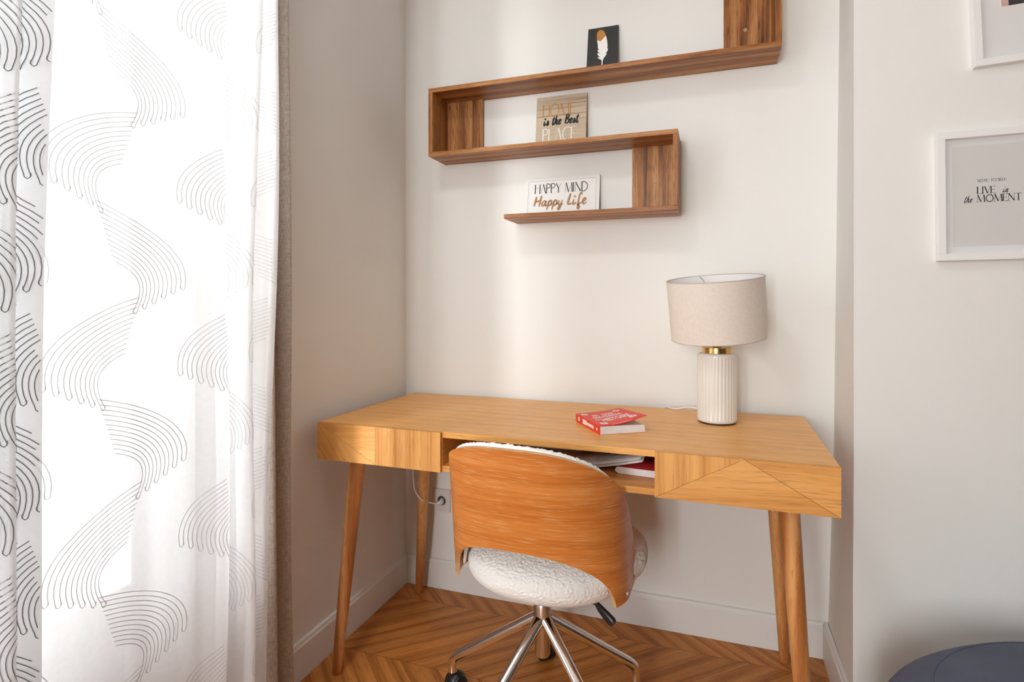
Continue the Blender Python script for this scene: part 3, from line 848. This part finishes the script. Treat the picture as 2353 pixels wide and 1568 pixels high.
# HOME plaque on the middle board
hw, hh = 0.186, 0.199
t = signroot('wooden_sign', 'pale wooden sign reading home is the best place on the middle shelf board', 0.5535, ZB + SB, hh, 0.13, 0.008)
b = MB(); b.box(0, hw, -0.009, 0, 0, hh); b.build('board', M['signwood'], t, bevel=0.0008)
pn = Pen(-0.0093); caps(pn, 'HOME', 0.026, 0.122, 0.046, 0.085, 0.02, 1.28); pn.b.build('lettering', M['gold'], t)
pn = Pen(-0.0093); brush(pn, 'is', 0.030, 0.090, 0.034, 0.19, 0.10, 1.0); pn.b.build('lettering', M['ink'], t)
pn = Pen(-0.0093); brush(pn, 'the', 0.060, 0.090, 0.034, 0.19, 0.10, 1.06); pn.b.build('lettering', M['ink'], t)
pn = Pen(-0.0093); brush(pn, 'Best', 0.109, 0.090, 0.034, 0.19, 0.10, 1.12); pn.b.build('lettering', M['ink'], t)
pn = Pen(-0.0093); caps(pn, 'PLACE', 0.028, 0.026, 0.050, 0.075, 0.02, 1.18); pn.b.build('lettering', M['inkwhite'], t)

# HAPPY MIND plaque on the lower board
pw, ph = 0.275, 0.147
t = signroot('white_sign', 'white sign reading happy mind happy life on the lower shelf board', 0.5105, ZC_ + SB, ph, 0.16, 0.008)
b = MB(); b.box(0, pw, -0.008, 0, 0, ph); b.build('board', M['signwhite'], t, bevel=0.0008)
b = MB()
for x0, x1, z0, z1 in ((0.012, pw - 0.012, ph - 0.0126, ph - 0.012), (0.012, pw - 0.012, 0.012, 0.0126), (0.012, 0.0126, 0.012, ph - 0.012), (pw - 0.0126, pw - 0.012, 0.012, ph - 0.012)):
    b.box(x0, x1, -0.00825, -0.0079, z0, z1)
b.build('border_line', M['inkgrey'], t)
pn = Pen(-0.00835)
caps(pn, 'HAPPY', 0.038, 0.087, 0.036, 0.105, 0.03, 1.30); pn.b.build('lettering', M['inkgrey'], t)
pn = Pen(-0.00835); caps(pn, 'MIND', 0.151, 0.087, 0.036, 0.105, 0.03, 1.30); pn.b.build('lettering', M['inkgrey'], t)
pn = Pen(-0.00835); brush(pn, 'Happy', 0.036, 0.040, 0.040, 0.17, 0.10, 1.42); pn.b.build('lettering', M['copper'], t)
pn = Pen(-0.00835); brush(pn, 'Life', 0.160, 0.040, 0.042, 0.17, 0.10, 1.34); pn.b.build('lettering', M['copper'], t)

# ------------------------------------------------------------------ framed pictures on the chimney breast
def frame(label, x0, z0, w, h, roll, mat_m, prnt, fwid=0.0165, depth=0.020):
    t = thing('picture_frame', label, 'picture', (x0, YC - 0.0004, z0), (0, roll, 0), 'white picture frames')
    b = MB()
    for (a, c, d, e) in ((0, w, 0, fwid), (0, w, h - fwid, h), (0, fwid, fwid, h - fwid), (w - fwid, w, fwid, h - fwid)):
        b.box(a, c, -depth, 0, d, e)
    b.build('frame', M['white'], t, bevel=0.0008)
    b = MB(); b.box(fwid - 0.001, w - fwid + 0.001, -0.006, -0.001, fwid - 0.001, h - fwid + 0.001); b.build('mat', M['matboard'], t)
    b = MB(); b.box(mat_m[0], w - mat_m[0], -0.0066, -0.0058, mat_m[1], h - mat_m[1]); po = b.build('print', prnt, t)
    b = MB(); b.box(fwid - 0.001, w - fwid + 0.001, -0.0115, -0.0100, fwid - 0.001, h - fwid + 0.001); b.build('glazing', M['pglass'], t)
    return t, po
FW, FH = 0.228, 0.3115
t, po = frame('white framed print reading live in the moment, right of the lamp', 1.6800, 1.2205, FW, FH, R(-0.5), (0.034, 0.034), M['print'])
ox, oz = 1.680, 1.2205
for word, fn, x_, z_, h_, th1, th2, wd in (('LIVE', 'c', 1.7645, 1.3805, 0.0165, 0.135, 0.04, 1.56), ('in', 'b', 1.8140, 1.3805, 0.0170, 0.09, 0.28, 1.0),
                                         ('the', 'b', 1.7365, 1.3605, 0.0175, 0.09, 0.28, 1.0), ('MOMENT', 'c', 1.7640, 1.3605, 0.0165, 0.135, 0.04, 1.62),
                                         ('NOTE', 'c', 1.7650, 1.4085, 0.0066, 0.13, 0.05, 1.62), ('TO', 'c', 1.7905, 1.4085, 0.0066, 0.13, 0.05, 1.62), ('SELF:', 'c', 1.8045, 1.4085, 0.0066, 0.13, 0.05, 1.62)):
    pn = Pen(-0.0069)
    if fn == 'c': caps(pn, word, x_ - ox, z_ - oz, h_, th1, th2, wd, True)
    else: brush(pn, word, x_ - ox, z_ - oz, h_, th1, th2, wd, True)
    pn.b.build('lettering', M['ink'], t)
t, po = frame('white framed picture with a small colourful image, highest on the right wall', 1.7545, 1.6840, 0.30, 0.40, R(-2.3), (0.06, 0.137), M['inkwhite'])
b = MB()
for (x0, x1, z0, z1, mi) in ((0.061, 0.08, 0.138, 0.18, 0), (0.075, 0.11, 0.138, 0.21, 1), (0.105, 0.15, 0.138, 0.19, 2), (0.061, 0.14, 0.18, 0.262, 0), (0.14, 0.239, 0.138, 0.262, 1), (0.15, 0.19, 0.16, 0.23, 2)):
    b.box(x0, x1, -0.0072 - mi * 0.0002, -0.0066, z0, z1, mi)
b.build('painted_patches', [M['soft_pink'], M['ink'], M['orange']], t)

# ------------------------------------------------------------------ table lamp (its shade sits a little crooked)
LX, LY = 1.1735, -0.2030
lamp = thing('table_lamp', 'cream fluted ceramic table lamp with a crooked drum shade on the desk', 'lamp', (LX, LY, DH + 0.0003))
b = MB()
def flute(r, z, a):
    if 0.012 < z < 0.197: return r - 0.0017 * (1 - abs(math.sin(a * 17)))
    return r
prof = [(0.0005, 0.003), (0.052, 0.003), (0.0552, 0.006), (0.0562, 0.0115), (0.0565, 0.0125), (0.0565, 0.05), (0.0565, 0.10), (0.0565, 0.15), (0.0565, 0.196), (0.0562, 0.198), (0.0545, 0.2035), (0.050, 0.2065), (0.0005, 0.2068)]
b.lathe(prof, 204, rfun=flute); b.build('base', M['ceramic'], lamp)
b = MB(); b.tube([(0, 0, 0), (0, 0, 0.004)], 0.0535, 48); b.build('foot_pad', M['blackpl'], lamp)
b = MB(); b.lathe([(0.0005, 0.2066), (0.0425, 0.2066), (0.0435, 0.2078), (0.0435, 0.2235), (0.0425, 0.2245), (0.0005, 0.2245)], 64)
cap_o = b.build('brass_cap', M['brass'], lamp, smooth_angle=35)
b = MB(); b.tube([(0, 0, 0.2245), (0, 0, 0.262)], 0.0085, 20); b.tube([(0, 0, 0.2245), (0, 0, 0.232)], 0.0125, 20); b.build('stem', M['brass'], lamp)
b = MB(); b.tube([(0, 0, 0.262), (0, 0, 0.31)], 0.017, 24); b.build('bulb_socket', M['blackpl'], lamp)
b = MB(); b.lathe([(0.0005, 0.395), (0.014, 0.392), (0.024, 0.38), (0.029, 0.362), (0.026, 0.342), (0.016, 0.322), (0.013, 0.31)], 24); b.build('bulb', M['shade_in'], lamp)
tilt = Matrix.Translation((-0.002, 0, 0.3415)) @ Matrix.Rotation(R(-3.2), 4, 'Y') @ Matrix.Rotation(R(7.0), 4, 'X')
def tl(x, y, z): return tilt @ Vector((x, y, z))
SHH, RT, RB = 0.178, 0.1395, 0.1355
b = MB()
b.grid(lambda a, v: tl(lerp(RB, RT, v) * math.cos(a), lerp(RB, RT, v) * math.sin(a), (v - 0.5) * SHH), linsp(0, 2 * PI, 97)[:-1], linsp(0, 1, 5), closed_u=True)
so = b.build('shade', M['shade'], lamp)
b = MB()
b.grid(lambda a, v: tl((lerp(RB, RT, v) - 0.0016) * math.cos(a), (lerp(RB, RT, v) - 0.0016) * math.sin(a), (v - 0.5) * SHH), linsp(0, 2 * PI, 97)[:-1], linsp(0, 1, 5), closed_u=True, flip=True)
b.build('shade_lining', M['shade_in'], so)
for r_, z_ in ((RB - 0.0008, -SHH / 2), (RT - 0.0008, SHH / 2)):
    b = MB(); b.tube([tl(r_ * math.cos(a), r_ * math.sin(a), z_) for a in linsp(0, 2 * PI, 97)], 0.0014, 8, cap=False)
    b.build('shade_rim', M['shade_rim'], so)
b = MB()
for k in range(3):
    a = k * 2 * PI / 3 + 1.9
    b.tube([tl(0.018 * math.cos(a), 0.018 * math.sin(a), -0.03), tl(0.10 * math.cos(a), 0.10 * math.sin(a), SHH / 2 - 0.012), tl((RT - 0.002) * math.cos(a), (RT - 0.002) * math.sin(a), SHH / 2 - 0.003)], 0.0014, 8)
b.build('shade_ring', M['steel'], so)
# cord: along the desk, behind it, and down to the wall socket
P3 = [(LX - 0.02, LY + 0.055, 0.7635), (1.150, -0.085, 0.7640), (1.115, -0.045, 0.7680), (1.080, -0.040, 0.7690), (1.050, -0.052, 0.7645), (1.030, -0.040, 0.7635), (1.015, -0.020, 0.7625), (1.005, -0.0075, 0.750), (0.98, -0.0055, 0.70), (0.90, -0.0055, 0.66), (0.5, -0.0055, 0.62), (0.2, -0.0055, 0.60), (0.115, -0.030, 0.575), (0.100, -0.115, 0.535), (0.102, -0.124, 0.48), (0.1055, -0.125, 0.435), (0.113, -0.124, 0.407), (0.132, -0.115, 0.3795), (0.138, -0.090, 0.3625), (0.1445, -0.055, 0.3465), (0.153, -0.032, 0.338)]
b = MB(); b.tube([(p.x - LX, p.y - LY, p.z - DH) for p in crv(P3, 8)], 0.0026, 8)
cd = lab(b.build('power_cord', M['cord'], lamp), 'thin white power cord')
b = MB()
b.tube([(0.164 - LX, -0.003 - LY, 0.340 - DH), (0.164 - LX, -0.013 - LY, 0.340 - DH), (0.164 - LX, -0.020 - LY, 0.339 - DH)], [0.0125, 0.0125, 0.009], 20, squash=0.62)
b.tube([(0.166 - LX, -0.022 - LY, 0.342 - DH), (0.152 - LX, -0.026 - LY, 0.336 - DH)], [0.008, 0.004], 12)
b.build('plug', M['cord'], cd, smooth_angle=40)

# wall socket
t = thing('wall_outlet', 'square white wall outlet under the desk beside the back left leg', 'outlet', (0.1605, -0.0002, 0.3435))
b = MB()
n = 32; w2, h2 = 0.0385, 0.0435
sq = []
for j in range(n):
    a = 2 * PI * j / n + PI / 4
    c, s = math.cos(a), math.sin(a); m_ = max(abs(c), abs(s))
    sq.append((c / m_ * w2, s / m_ * h2))
ci = [(0.0035 + 0.0225 * math.cos(2 * PI * j / n + PI / 4), 0.0225 * math.sin(2 * PI * j / n + PI / 4)) for j in range(n)]
vs = [(p[0], -0.009, p[1]) for p in sq] + [(p[0], -0.009, p[1]) for p in ci] + [(p[0], 0, p[1]) for p in sq]
fs = [(j, (j + 1) % n, n + (j + 1) % n, n + j) for j in range(n)] + [(2 * n + j, 2 * n + (j + 1) % n, (j + 1) % n, j) for j in range(n)]
b.add(vs, fs); b.build('cover_plate', M['outlet'], t, smooth_angle=30)
b = MB()
vs = [(0.0035 + r_ * math.cos(2 * PI * j / n), y_, r_ * math.sin(2 * PI * j / n)) for (r_, y_) in ((0.0225, -0.009), (0.0215, -0.0105), (0.0185, -0.0105), (0.0178, -0.002)) for j in range(n)]
fs = [(i * n + j, i * n + (j + 1) % n, (i + 1) * n + (j + 1) % n, (i + 1) * n + j) for i in range(3) for j in range(n)]
b.add(vs, fs); b.build('socket_ring', M['outlet'], t, smooth_angle=30)
b = MB(); b.disc((0.0035, -0.002, 0), 0.0180, (0, -1, 0), 32); b.build('socket_well', M['well'], t)

# ------------------------------------------------------------------ red paperback on the desk
bk = thing('paperback_book', 'red paperback with white title lying on the desk, cover lifting', 'book', (0.8736, -0.4854, DH + 0.0003), (0, 0, R(33.5)))
BW, BL, BT = 0.134, 0.183, 0.0228
b = MB()
b.prism([(0.001, 0.0007), (BW - 0.001, 0.0007), (BW - 0.0015, BT - 0.0030), (BW * 0.6, BT - 0.0012), (0.02, BT - 0.0006), (0.001, BT - 0.0006)], 0.0008, BL - 0.0008, 'y')
b.build('page_block', M['paper'], bk)
b = MB()
for k in range(4):
    z = 0.004 + 0.0045 * k
    b.box(0.006, BW * (0.5 + 0.1 * k), 0.0003, 0.0009, z, z + 0.0003)
b.build('page_edges', M['greypaper'], bk)
b = MB(); b.box(0, BW - 0.002, 0.0012, BL, 0, 0.0005); b.build('back_cover', M['red'], bk)
b = MB(); b.box(-0.0006, 0.0002, 0, BL, 0, BT); sp_ = b.build('spine', M['red'], bk)
def cov(u, v):
    near = 1.0 - 0.55 * (v / BL)
    return (u - 0.001 * (u / BW) ** 3, v, BT + 0.0215 * near * max(0, (u - 0.012) / (BW - 0.012)) ** 1.7)
b = MB(); b.grid(cov, linsp(-0.0004, BW + 0.007, 24), linsp(0, BL, 10))
fc = b.build('front_cover', M['red'], bk); sm = fc.modifiers.new('s', 'SOLIDIFY'); sm.thickness = 0.0005; sm.offset = 1
def title_mesh(text, x0, x1, z0, z1, off, name, mat, parent, mapf, bold=0.02):
    cu = bpy.data.curves.new('t', 'FONT'); cu.body = text; cu.offset = bold; cu.resolution_u = 3
    ob = bpy.data.objects.new('t', cu); col.objects.link(ob)
    dg = bpy.context.evaluated_depsgraph_get()
    me = bpy.data.meshes.new_from_object(ob.evaluated_get(dg))
    xs_ = [v.co.x for v in me.vertices]; ys_ = [v.co.y for v in me.vertices]
    ax, bx, ay, by = min(xs_), max(xs_), min(ys_), max(ys_)
    for v in me.vertices:
        u = lerp(x0, x1, (v.co.x - ax) / (bx - ax)); w = lerp(z0, z1, (v.co.y - ay) / (by - ay))
        v.co = Vector(mapf(u, w)) + Vector(off)
    me.materials.clear(); me.materials.append(mat)
    bpy.data.objects.remove(ob); bpy.data.curves.remove(cu)
    o = bpy.data.objects.new(name, me); col.objects.link(o); o.parent = parent
    return o
up = (0, 0, 0.0009)
title_mesh('MA', 0.032, 0.050, 0.120, 0.141, up, 'lettering', M['inkwhite'], fc, cov)
title_mesh('DOSE', 0.062, 0.096, 0.120, 0.141, up, 'lettering', M['inkwhite'], fc, cov)
title_mesh('QUOTIDIENNE', 0.022, 0.110, 0.091, 0.114, up, 'lettering', M['inkwhite'], fc, cov)
title_mesh("D'", 0.020, 0.032, 0.070, 0.085, up, 'lettering', M['inkwhite'], fc, cov)
title_mesh('HISTOIRE', 0.035, 0.120, 0.050, 0.085, up, 'lettering', M['inkwhite'], fc, cov)
def patch(b, u0, u1, v0, v1, mi, h):
    b.grid(lambda u, v: Vector(cov(u, v)) + Vector((0, 0, h)), linsp(u0, u1, 4), linsp(v0, v1, 3), mi)
for (u0, u1, v0, v1) in ((0.008, 0.026, 0.148, 0.168), (0.014, 0.034, 0.020, 0.040), (0.106, 0.126, 0.030, 0.048)):
    b = MB()
    patch(b, u0, u1, v0, v1, 0, 0.0009); patch(b, u0 + 0.005, u1 - 0.005, v0 + 0.006, v1 - 0.006, 1, 0.0012)
    b.build('cover_emblem', [M['inkwhite'], M['greypaper']], fc)
b = MB()
for k in range(16):
    a0, a1 = 2 * PI * k / 16, 2 * PI * (k + 1) / 16
    c0 = (0.114, 0.148)
    q = [(c0[0] + r_ * math.cos(a), c0[1] + r_ * math.sin(a)) for a, r_ in ((a0, 0.0055), (a0, 0.0105), (a1, 0.0105), (a1, 0.0055))]
    b.add([Vector(cov(*p)) + Vector((0, 0, 0.0009)) for p in q], [(0, 1, 2, 3)], 0)
b.build('cover_emblem', M['inkwhite'], fc)
b = MB(); patch(b, 0.040, 0.098, 0.008, 0.0105, 0, 0.0009); b.build('cover_line', M['inkwhite'], fc)
b = MB()
def spx(y0, y1, z0, z1, mi):
    b.box(-0.0009, -0.0006, y0, y1, z0, z1, mi)
spx(0.150, 0.162, 0.007, 0.017, 0); spx(0.154, 0.158, 0.010, 0.014, 1)
spx(0.140, 0.142, 0.003, 0.020, 2); spx(0.146, 0.1475, 0.005, 0.018, 2)
for k in range(5): spx(0.098 + 0.006 * k, 0.1028 + 0.006 * k, 0.005, 0.0185, 0)
for k in range(9): spx(0.045 + 0.0058 * k, 0.0495 + 0.0058 * k, 0.007, 0.015, 0)
spx(0.018, 0.025, 0.008, 0.015, 0)
b.build('spine_marks', [M['inkwhite'], M['ink'], M['darkred']], sp_)

# ------------------------------------------------------------------ desk chair
CX, CY, PSI = 0.7307, -0.5735, -0.0614
chair = thing('desk_chair', 'swivel desk chair with bent orange plywood back and white boucle seat', 'chair', (CX, CY, 0), (0, 0, PSI))
CA, CB, CL, LEAN, FLARE = 0.2339, 0.157, 0.1212, 0.2442, -0.09
Z0, ZLOW, PT, QT, ZAR, TL, PB, QB = 0.7825, 0.3884, 2.6616, 1.1355, 0.5301, 0.5501, 2.5013, 1.6886
th_ = linsp(0, PI / 2, 60)
PX = [CA * math.sin(a) ** (2 / 2.3) for a in th_] + [CA * 0.985]
PY = [-CB * max(0, math.cos(a)) ** (2 / 2.3) for a in th_] + [CL]
PS = [0]
for i in range(1, len(PX)): PS.append(PS[-1] + math.hypot(PX[i] - PX[i - 1], PY[i] - PY[i - 1]))
def plan(t):
    s = min(abs(t), 1) * PS[-1]; sg = 1 if t >= 0 else -1
    i = 0
    lo, hi = 0, len(PS) - 1
    while hi - lo > 1:
        m_ = (lo + hi) // 2
        if PS[m_] <= s: lo = m_
        else: hi = m_
    k = (s - PS[lo]) / max(1e-9, PS[hi] - PS[lo])
    return sg * lerp(PX[lo], PX[hi], k), lerp(PY[lo], PY[hi], k)
def shell(t, z, off=0.0):
    x, y = plan(t)
    if off:
        x1, y1 = plan(t - 0.004); x2, y2 = plan(t + 0.004)
        tx, ty = x2 - x1, y2 - y1
        l = math.hypot(tx, ty); nx_, ny_ = -ty / l, tx / l    # towards the sitter
        x, y = x + nx_ * off, y + ny_ * off
    k = 1 + FLARE * (z - 0.45)
    y2 = y - LEAN * (z - 0.45) * max(0.0, min(1.0, -y / CB * 0.7 + 0.3))
    return Vector((x * k, y2, z))
def ztop(t): return ZLOW + 0.004 + (Z0 - ZLOW) * max(0, 1 - abs(t) ** PT) ** (1 / QT)
def zbot(t):
    u = min(1, abs(t) / TL)
    return ZLOW + (ZAR - ZLOW) * max(0, 1 - u ** PB) ** (1 / QB)
half = [TL * math.sin(a) for a in linsp(0, PI / 2, 40)] + [TL + (1 - TL) * (1 - (1 - k / 26) ** 2.2) for k in range(1, 27)]
ts = [-x for x in half[:0:-1]] + half
ws = linsp(0, 1, 26)
TH = 0.0115
def sh_uv(t, w): return (t * PS[-1], lerp(zbot(t), ztop(t), w) + 0.25 * abs(t) ** 2 * 0.16)
b = MB()
b.grid(lambda t, w: shell(t, lerp(zbot(t), ztop(t), w)), ts, ws, 0, sh_uv)
b.grid(lambda t, w: shell(t, lerp(zbot(t), ztop(t), w), TH), ts, ws, 0, sh_uv, flip=True)
for w, fl_ in ((0.0, True), (1.0, False)):
    b.grid(lambda t, q: shell(t, lerp(zbot(t), ztop(t), w), TH * q), ts, [0, 0.33, 0.66, 1], 1, smooth=False, flip=fl_)
for t_ in (-1, 1):
    b.grid(lambda w, q: shell(t_, lerp(zbot(t_), ztop(t_), w), TH * q), ws, [0, 1], 1, smooth=False)
back = b.build('backrest', [M['ply'], M['ply_edge']], chair)
for s_ in (-1, 1):
    for t_, z_ in ((0.66, 0.408), (0.90, 0.408)):
        p = shell(s_ * t_, z_); q = shell(s_ * t_, z_, -0.003)
        b = MB(); b.tube([p, q], [0.0055, 0.0045], 14); b.build('screw', M['chrome'], back)
# boucle lining inside the back
def fuzz(p, a, f=150.0):
    v = Vector(p)
    return a * (noise.noise(v * f) + 0.6 * noise.noise(v * f * 2.1 + Vector((7, 3, 1))))
tp = [x * 0.86 for x in linsp(-1, 1, 220)]
def pad_z(t, w):
    a = max(0.415, zbot(t) + 0.012); e = ztop(t) + 0.0035 - 0.0025 * abs(t) ** 2
    return lerp(a, e, w)
def pad(t, w):
    bulge = math.sin(PI * min(1, max(0, w))) ** 0.5
    edge = min(1.0, (1 - abs(t) / 0.862) * 9)
    off = TH + 0.002 + (0.008 + 0.020 * bulge) * max(0.15, edge)
    z = pad_z(t, w)
    p = shell(t, z, off)
    f = fuzz(p, 0.0022)
    return p + Vector((0, 0, f * 1.1)) + (shell(t, z, off + 0.01) - p) * (f * 90)
wp = linsp(0, 1, 40)
b = MB()
b.grid(pad, tp, wp, flip=True)
def padtop(t, q):
    z = pad_z(t, 1.0)
    p0 = shell(t, ztop(t) - 0.0015, TH - 0.0015); p1 = pad(t, 1.0)
    p = p0.lerp(p1, q); p.z += 0.0055 * math.sin(PI * min(1, 0.12 + q * 0.75)) + (fuzz(p, 0.0016) if 0 < q < 1 else 0)
    return p
b.grid(padtop, tp, linsp(0, 1, 7))
lab(b.build('back_cushion', M['boucle'], chair), 'white boucle lining inside the plywood back')
# seat cushion
SCY, SRX, SRF, SRB = 0.135, 0.252, 0.235, 0.268
def seat_r(a):
    n_ = 2.35
    c, s = math.cos(a), math.sin(a)
    ry = SRF if s > 0 else SRB
    r = (abs(c / SRX) ** n_ + abs(s / ry) ** n_) ** (-1 / n_)
    x, y = r * c, r * s
    d = max(0, min(1, (-y + 0.0) / 0.09)); d = d * d * (3 - 2 * d)
    return x * (1 - 0.075 * d), y
def seat(a, v):
    # v from -1 (underside centre) to 1 (top centre)
    ph = v * PI / 2
    rr = max(0.0, math.cos(ph)) ** 0.42
    zz = math.copysign(abs(math.sin(ph)) ** 0.85, ph)
    x, y = seat_r(a)
    z = 0.424 + (0.050 if zz > 0 else 0.070) * zz + 0.012 * (1 - rr) * (1 if zz > 0 else 0)
    p = Vector((x * rr, SCY + y * rr, z))
    f = fuzz(p, 0.0020, 210.0)
    return p + Vector((x, y, 0)).normalized() * f * 1.3 + Vector((0, 0, f))
b = MB(); b.grid(seat, linsp(0, 2 * PI, 561)[:-1], [math.sin(q) for q in linsp(-PI / 2, PI / 2, 190)], closed_u=True)
lab(b.build('seat', M['boucle'], chair), 'white boucle seat cushion')
# under-seat plate, gas column, star base
cc = Vector((0.730 - CX, -0.549 - CY, 0)); cc.rotate(Matrix.Rotation(-PSI, 3, 'Z'))
def cl(x, y, z): return (cc.x + x, cc.y + y, z)
b = MB(); b.box(cc.x - 0.075, cc.x + 0.075, cc.y - 0.06, cc.y + 0.10, 0.352, 0.368); b.build('seat_plate', M['blackpl'], chair, bevel=0.003)
b = MB()
b.tube([cl(0, 0, 0.352), cl(0, 0, 0.30)], 0.0140, 24); b.build('gas_lift', M['steel'], chair)
b = MB()
b.lathe([(0.0005, 0.175), (0.0195, 0.175), (0.0205, 0.178), (0.0205, 0.235), (0.0235, 0.245), (0.0240, 0.31), (0.0225, 0.315), (0.0005, 0.315)], 32, (cc.x, cc.y, 0))
b.build('hub', M['steel'], chair, smooth_angle=40)
RL = 0.272
for k in range(5):
    a = R(105 + 72 * k) - PSI
    d = Vector((math.cos(a), math.sin(a)))
    def pp(r, z): return cl(d.x * r, d.y * r, z)
    b = MB()
    pts = crv([pp(0.016, 0.272), pp(0.05, 0.250), pp(0.13, 0.197), pp(0.22, 0.137), pp(0.250, 0.118), pp(0.266, 0.104), pp(RL, 0.088), pp(RL, 0.064)], 6)
    rr = [lerp(0.0165, 0.0125, min(1, i / (len(pts) * 0.7))) for i in range(len(pts))]
    m_ = len(pts)
    for i in range(m_):
        f = (i - m_ * 0.78) / (m_ * 0.22)
        if f > 0: rr[i] = 0.0125 - 0.001 * math.sin(min(1, f) * PI) + 0.002 * max(0, f - 0.5)
    b.tube(pts, rr, 18)
    lg = b.build('leg', M['chrome'], chair, smooth_angle=50)
    # twin-wheel caster
    b = MB()
    b.tube([pp(RL, 0.0665), pp(RL, 0.050)], 0.010, 16)
    rv = Vector((-d.y, d.x)); rv.rotate(Matrix.Rotation(R(25 + 40 * (k % 3)), 2))
    cen = Vector(pp(RL, 0.0265)) + Vector((-rv.y, rv.x, 0)) * 0.012
    ax = Vector((rv.x, rv.y, 0))
    for s_ in (-1, 1):
        q = [cen + ax * (s_ * w) for w in (0.004, 0.006, 0.018, 0.0235, 0.026)]
        b.tube(q, [0.0225, 0.0262, 0.0262, 0.0235, 0.014], 28)
    fwd = Vector((-ax.y, ax.x, 0))
    # rounded hood over the twin wheels
    def hood(u, v):
        return cen + fwd * (0.0305 * math.cos(u) * math.cos(v)) + ax * (0.0255 * math.sin(v)) + Vector((0, 0, 0.0330 * math.sin(u) * math.cos(v) ** 0.6))
    b.grid(hood, [R(5 + 170 * i / 20) for i in range(21)], [R(-82 + 164 * i / 16) for i in range(17)])
    b.build('caster', M['blackpl'], lg, smooth_angle=40)
# height lever under the right of the seat
inv = (Matrix.Translation((CX, CY, 0)) @ Matrix.Rotation(PSI, 4, 'Z')).inverted()
b = MB()
b.tube([cl(0.05, 0.0, 0.356), inv @ Vector((0.885, -0.56, 0.340))], 0.004, 10)
b.tube([inv @ Vector(p) for p in ((0.878, -0.560, 0.343), (0.889, -0.565, 0.3335), (0.903, -0.570, 0.3235), (0.921, -0.578, 0.3125), (0.926, -0.580, 0.309))], [0.007, 0.0105, 0.0125, 0.0135, 0.010], 16, squash=0.7)
b.build('lever', M['blackpl'], chair, smooth_angle=50)

# ------------------------------------------------------------------ rounded slate-blue seat in the lower right corner
t = thing('pouf', 'rounded slate blue fabric pouf at the foot of the right wall', 'pouf', (1.86, -0.83, 0))
PH, PR = 0.428, 0.425
def pf(a, v):
    ph = lerp(-PI / 2, PI / 2, v)
    c = max(0, math.cos(ph)) ** 0.55; s = math.copysign(abs(math.sin(ph)) ** 0.75, ph)
    r = PR * c * (1 + 0.006 * math.sin(5 * a + 1) + 0.008 * noise.noise(Vector((math.cos(a) * 2, math.sin(a) * 2, v * 6))))
    z = PH / 2 + PH / 2 * s
    cr = 0.004 * math.sin(26 * v + 1.4 * math.sin(a * 2 + 0.5)) * (0.5 + 0.5 * noise.noise(Vector((math.cos(a) * 1.5, math.sin(a) * 1.5, v * 3))))
    return Vector((math.cos(a) * (r + cr), math.sin(a) * (r + cr), z + cr * 0.5))
b = MB(); b.grid(pf, linsp(0, 2 * PI, 121)[:-1], linsp(0, 1, 90), closed_u=True)
cv = b.build('cover', M['pouf'], t)
b = MB()
for v_ in (0.80,):
    b.tube([pf(a, v_) * 1.0 + Vector((math.cos(a), math.sin(a), 0)) * 0.0005 for a in linsp(0, 2 * PI, 121)], 0.0025, 8, cap=False)
b.build('piping', M['pouf'], cv)

# unseen overhead fill lamp, added to light the desk top from above
t = thing('overhead_fill', 'round white fill lamp added overhead near the window wall', 'lamp', (0.50, -1.65, ZC))
b = MB(); b.lathe([(0.0005, -0.001), (0.19, -0.001), (0.19, -0.05), (0.17, -0.06), (0.17, -0.052), (0.0005, -0.052)], 48); b.build('fill_body', M['white'], t, smooth_angle=40)
ld = bpy.data.lights.new('bulb', 'AREA'); ld.shape = 'DISK'; ld.size = 0.32; ld.energy = 8; ld.color = (1.0, 0.99, 0.97)  # added fill light, not a known bulb of the room
lo = bpy.data.objects.new('bulb', ld); lo.location = (0, 0, -0.065); col.objects.link(lo); lo.parent = t
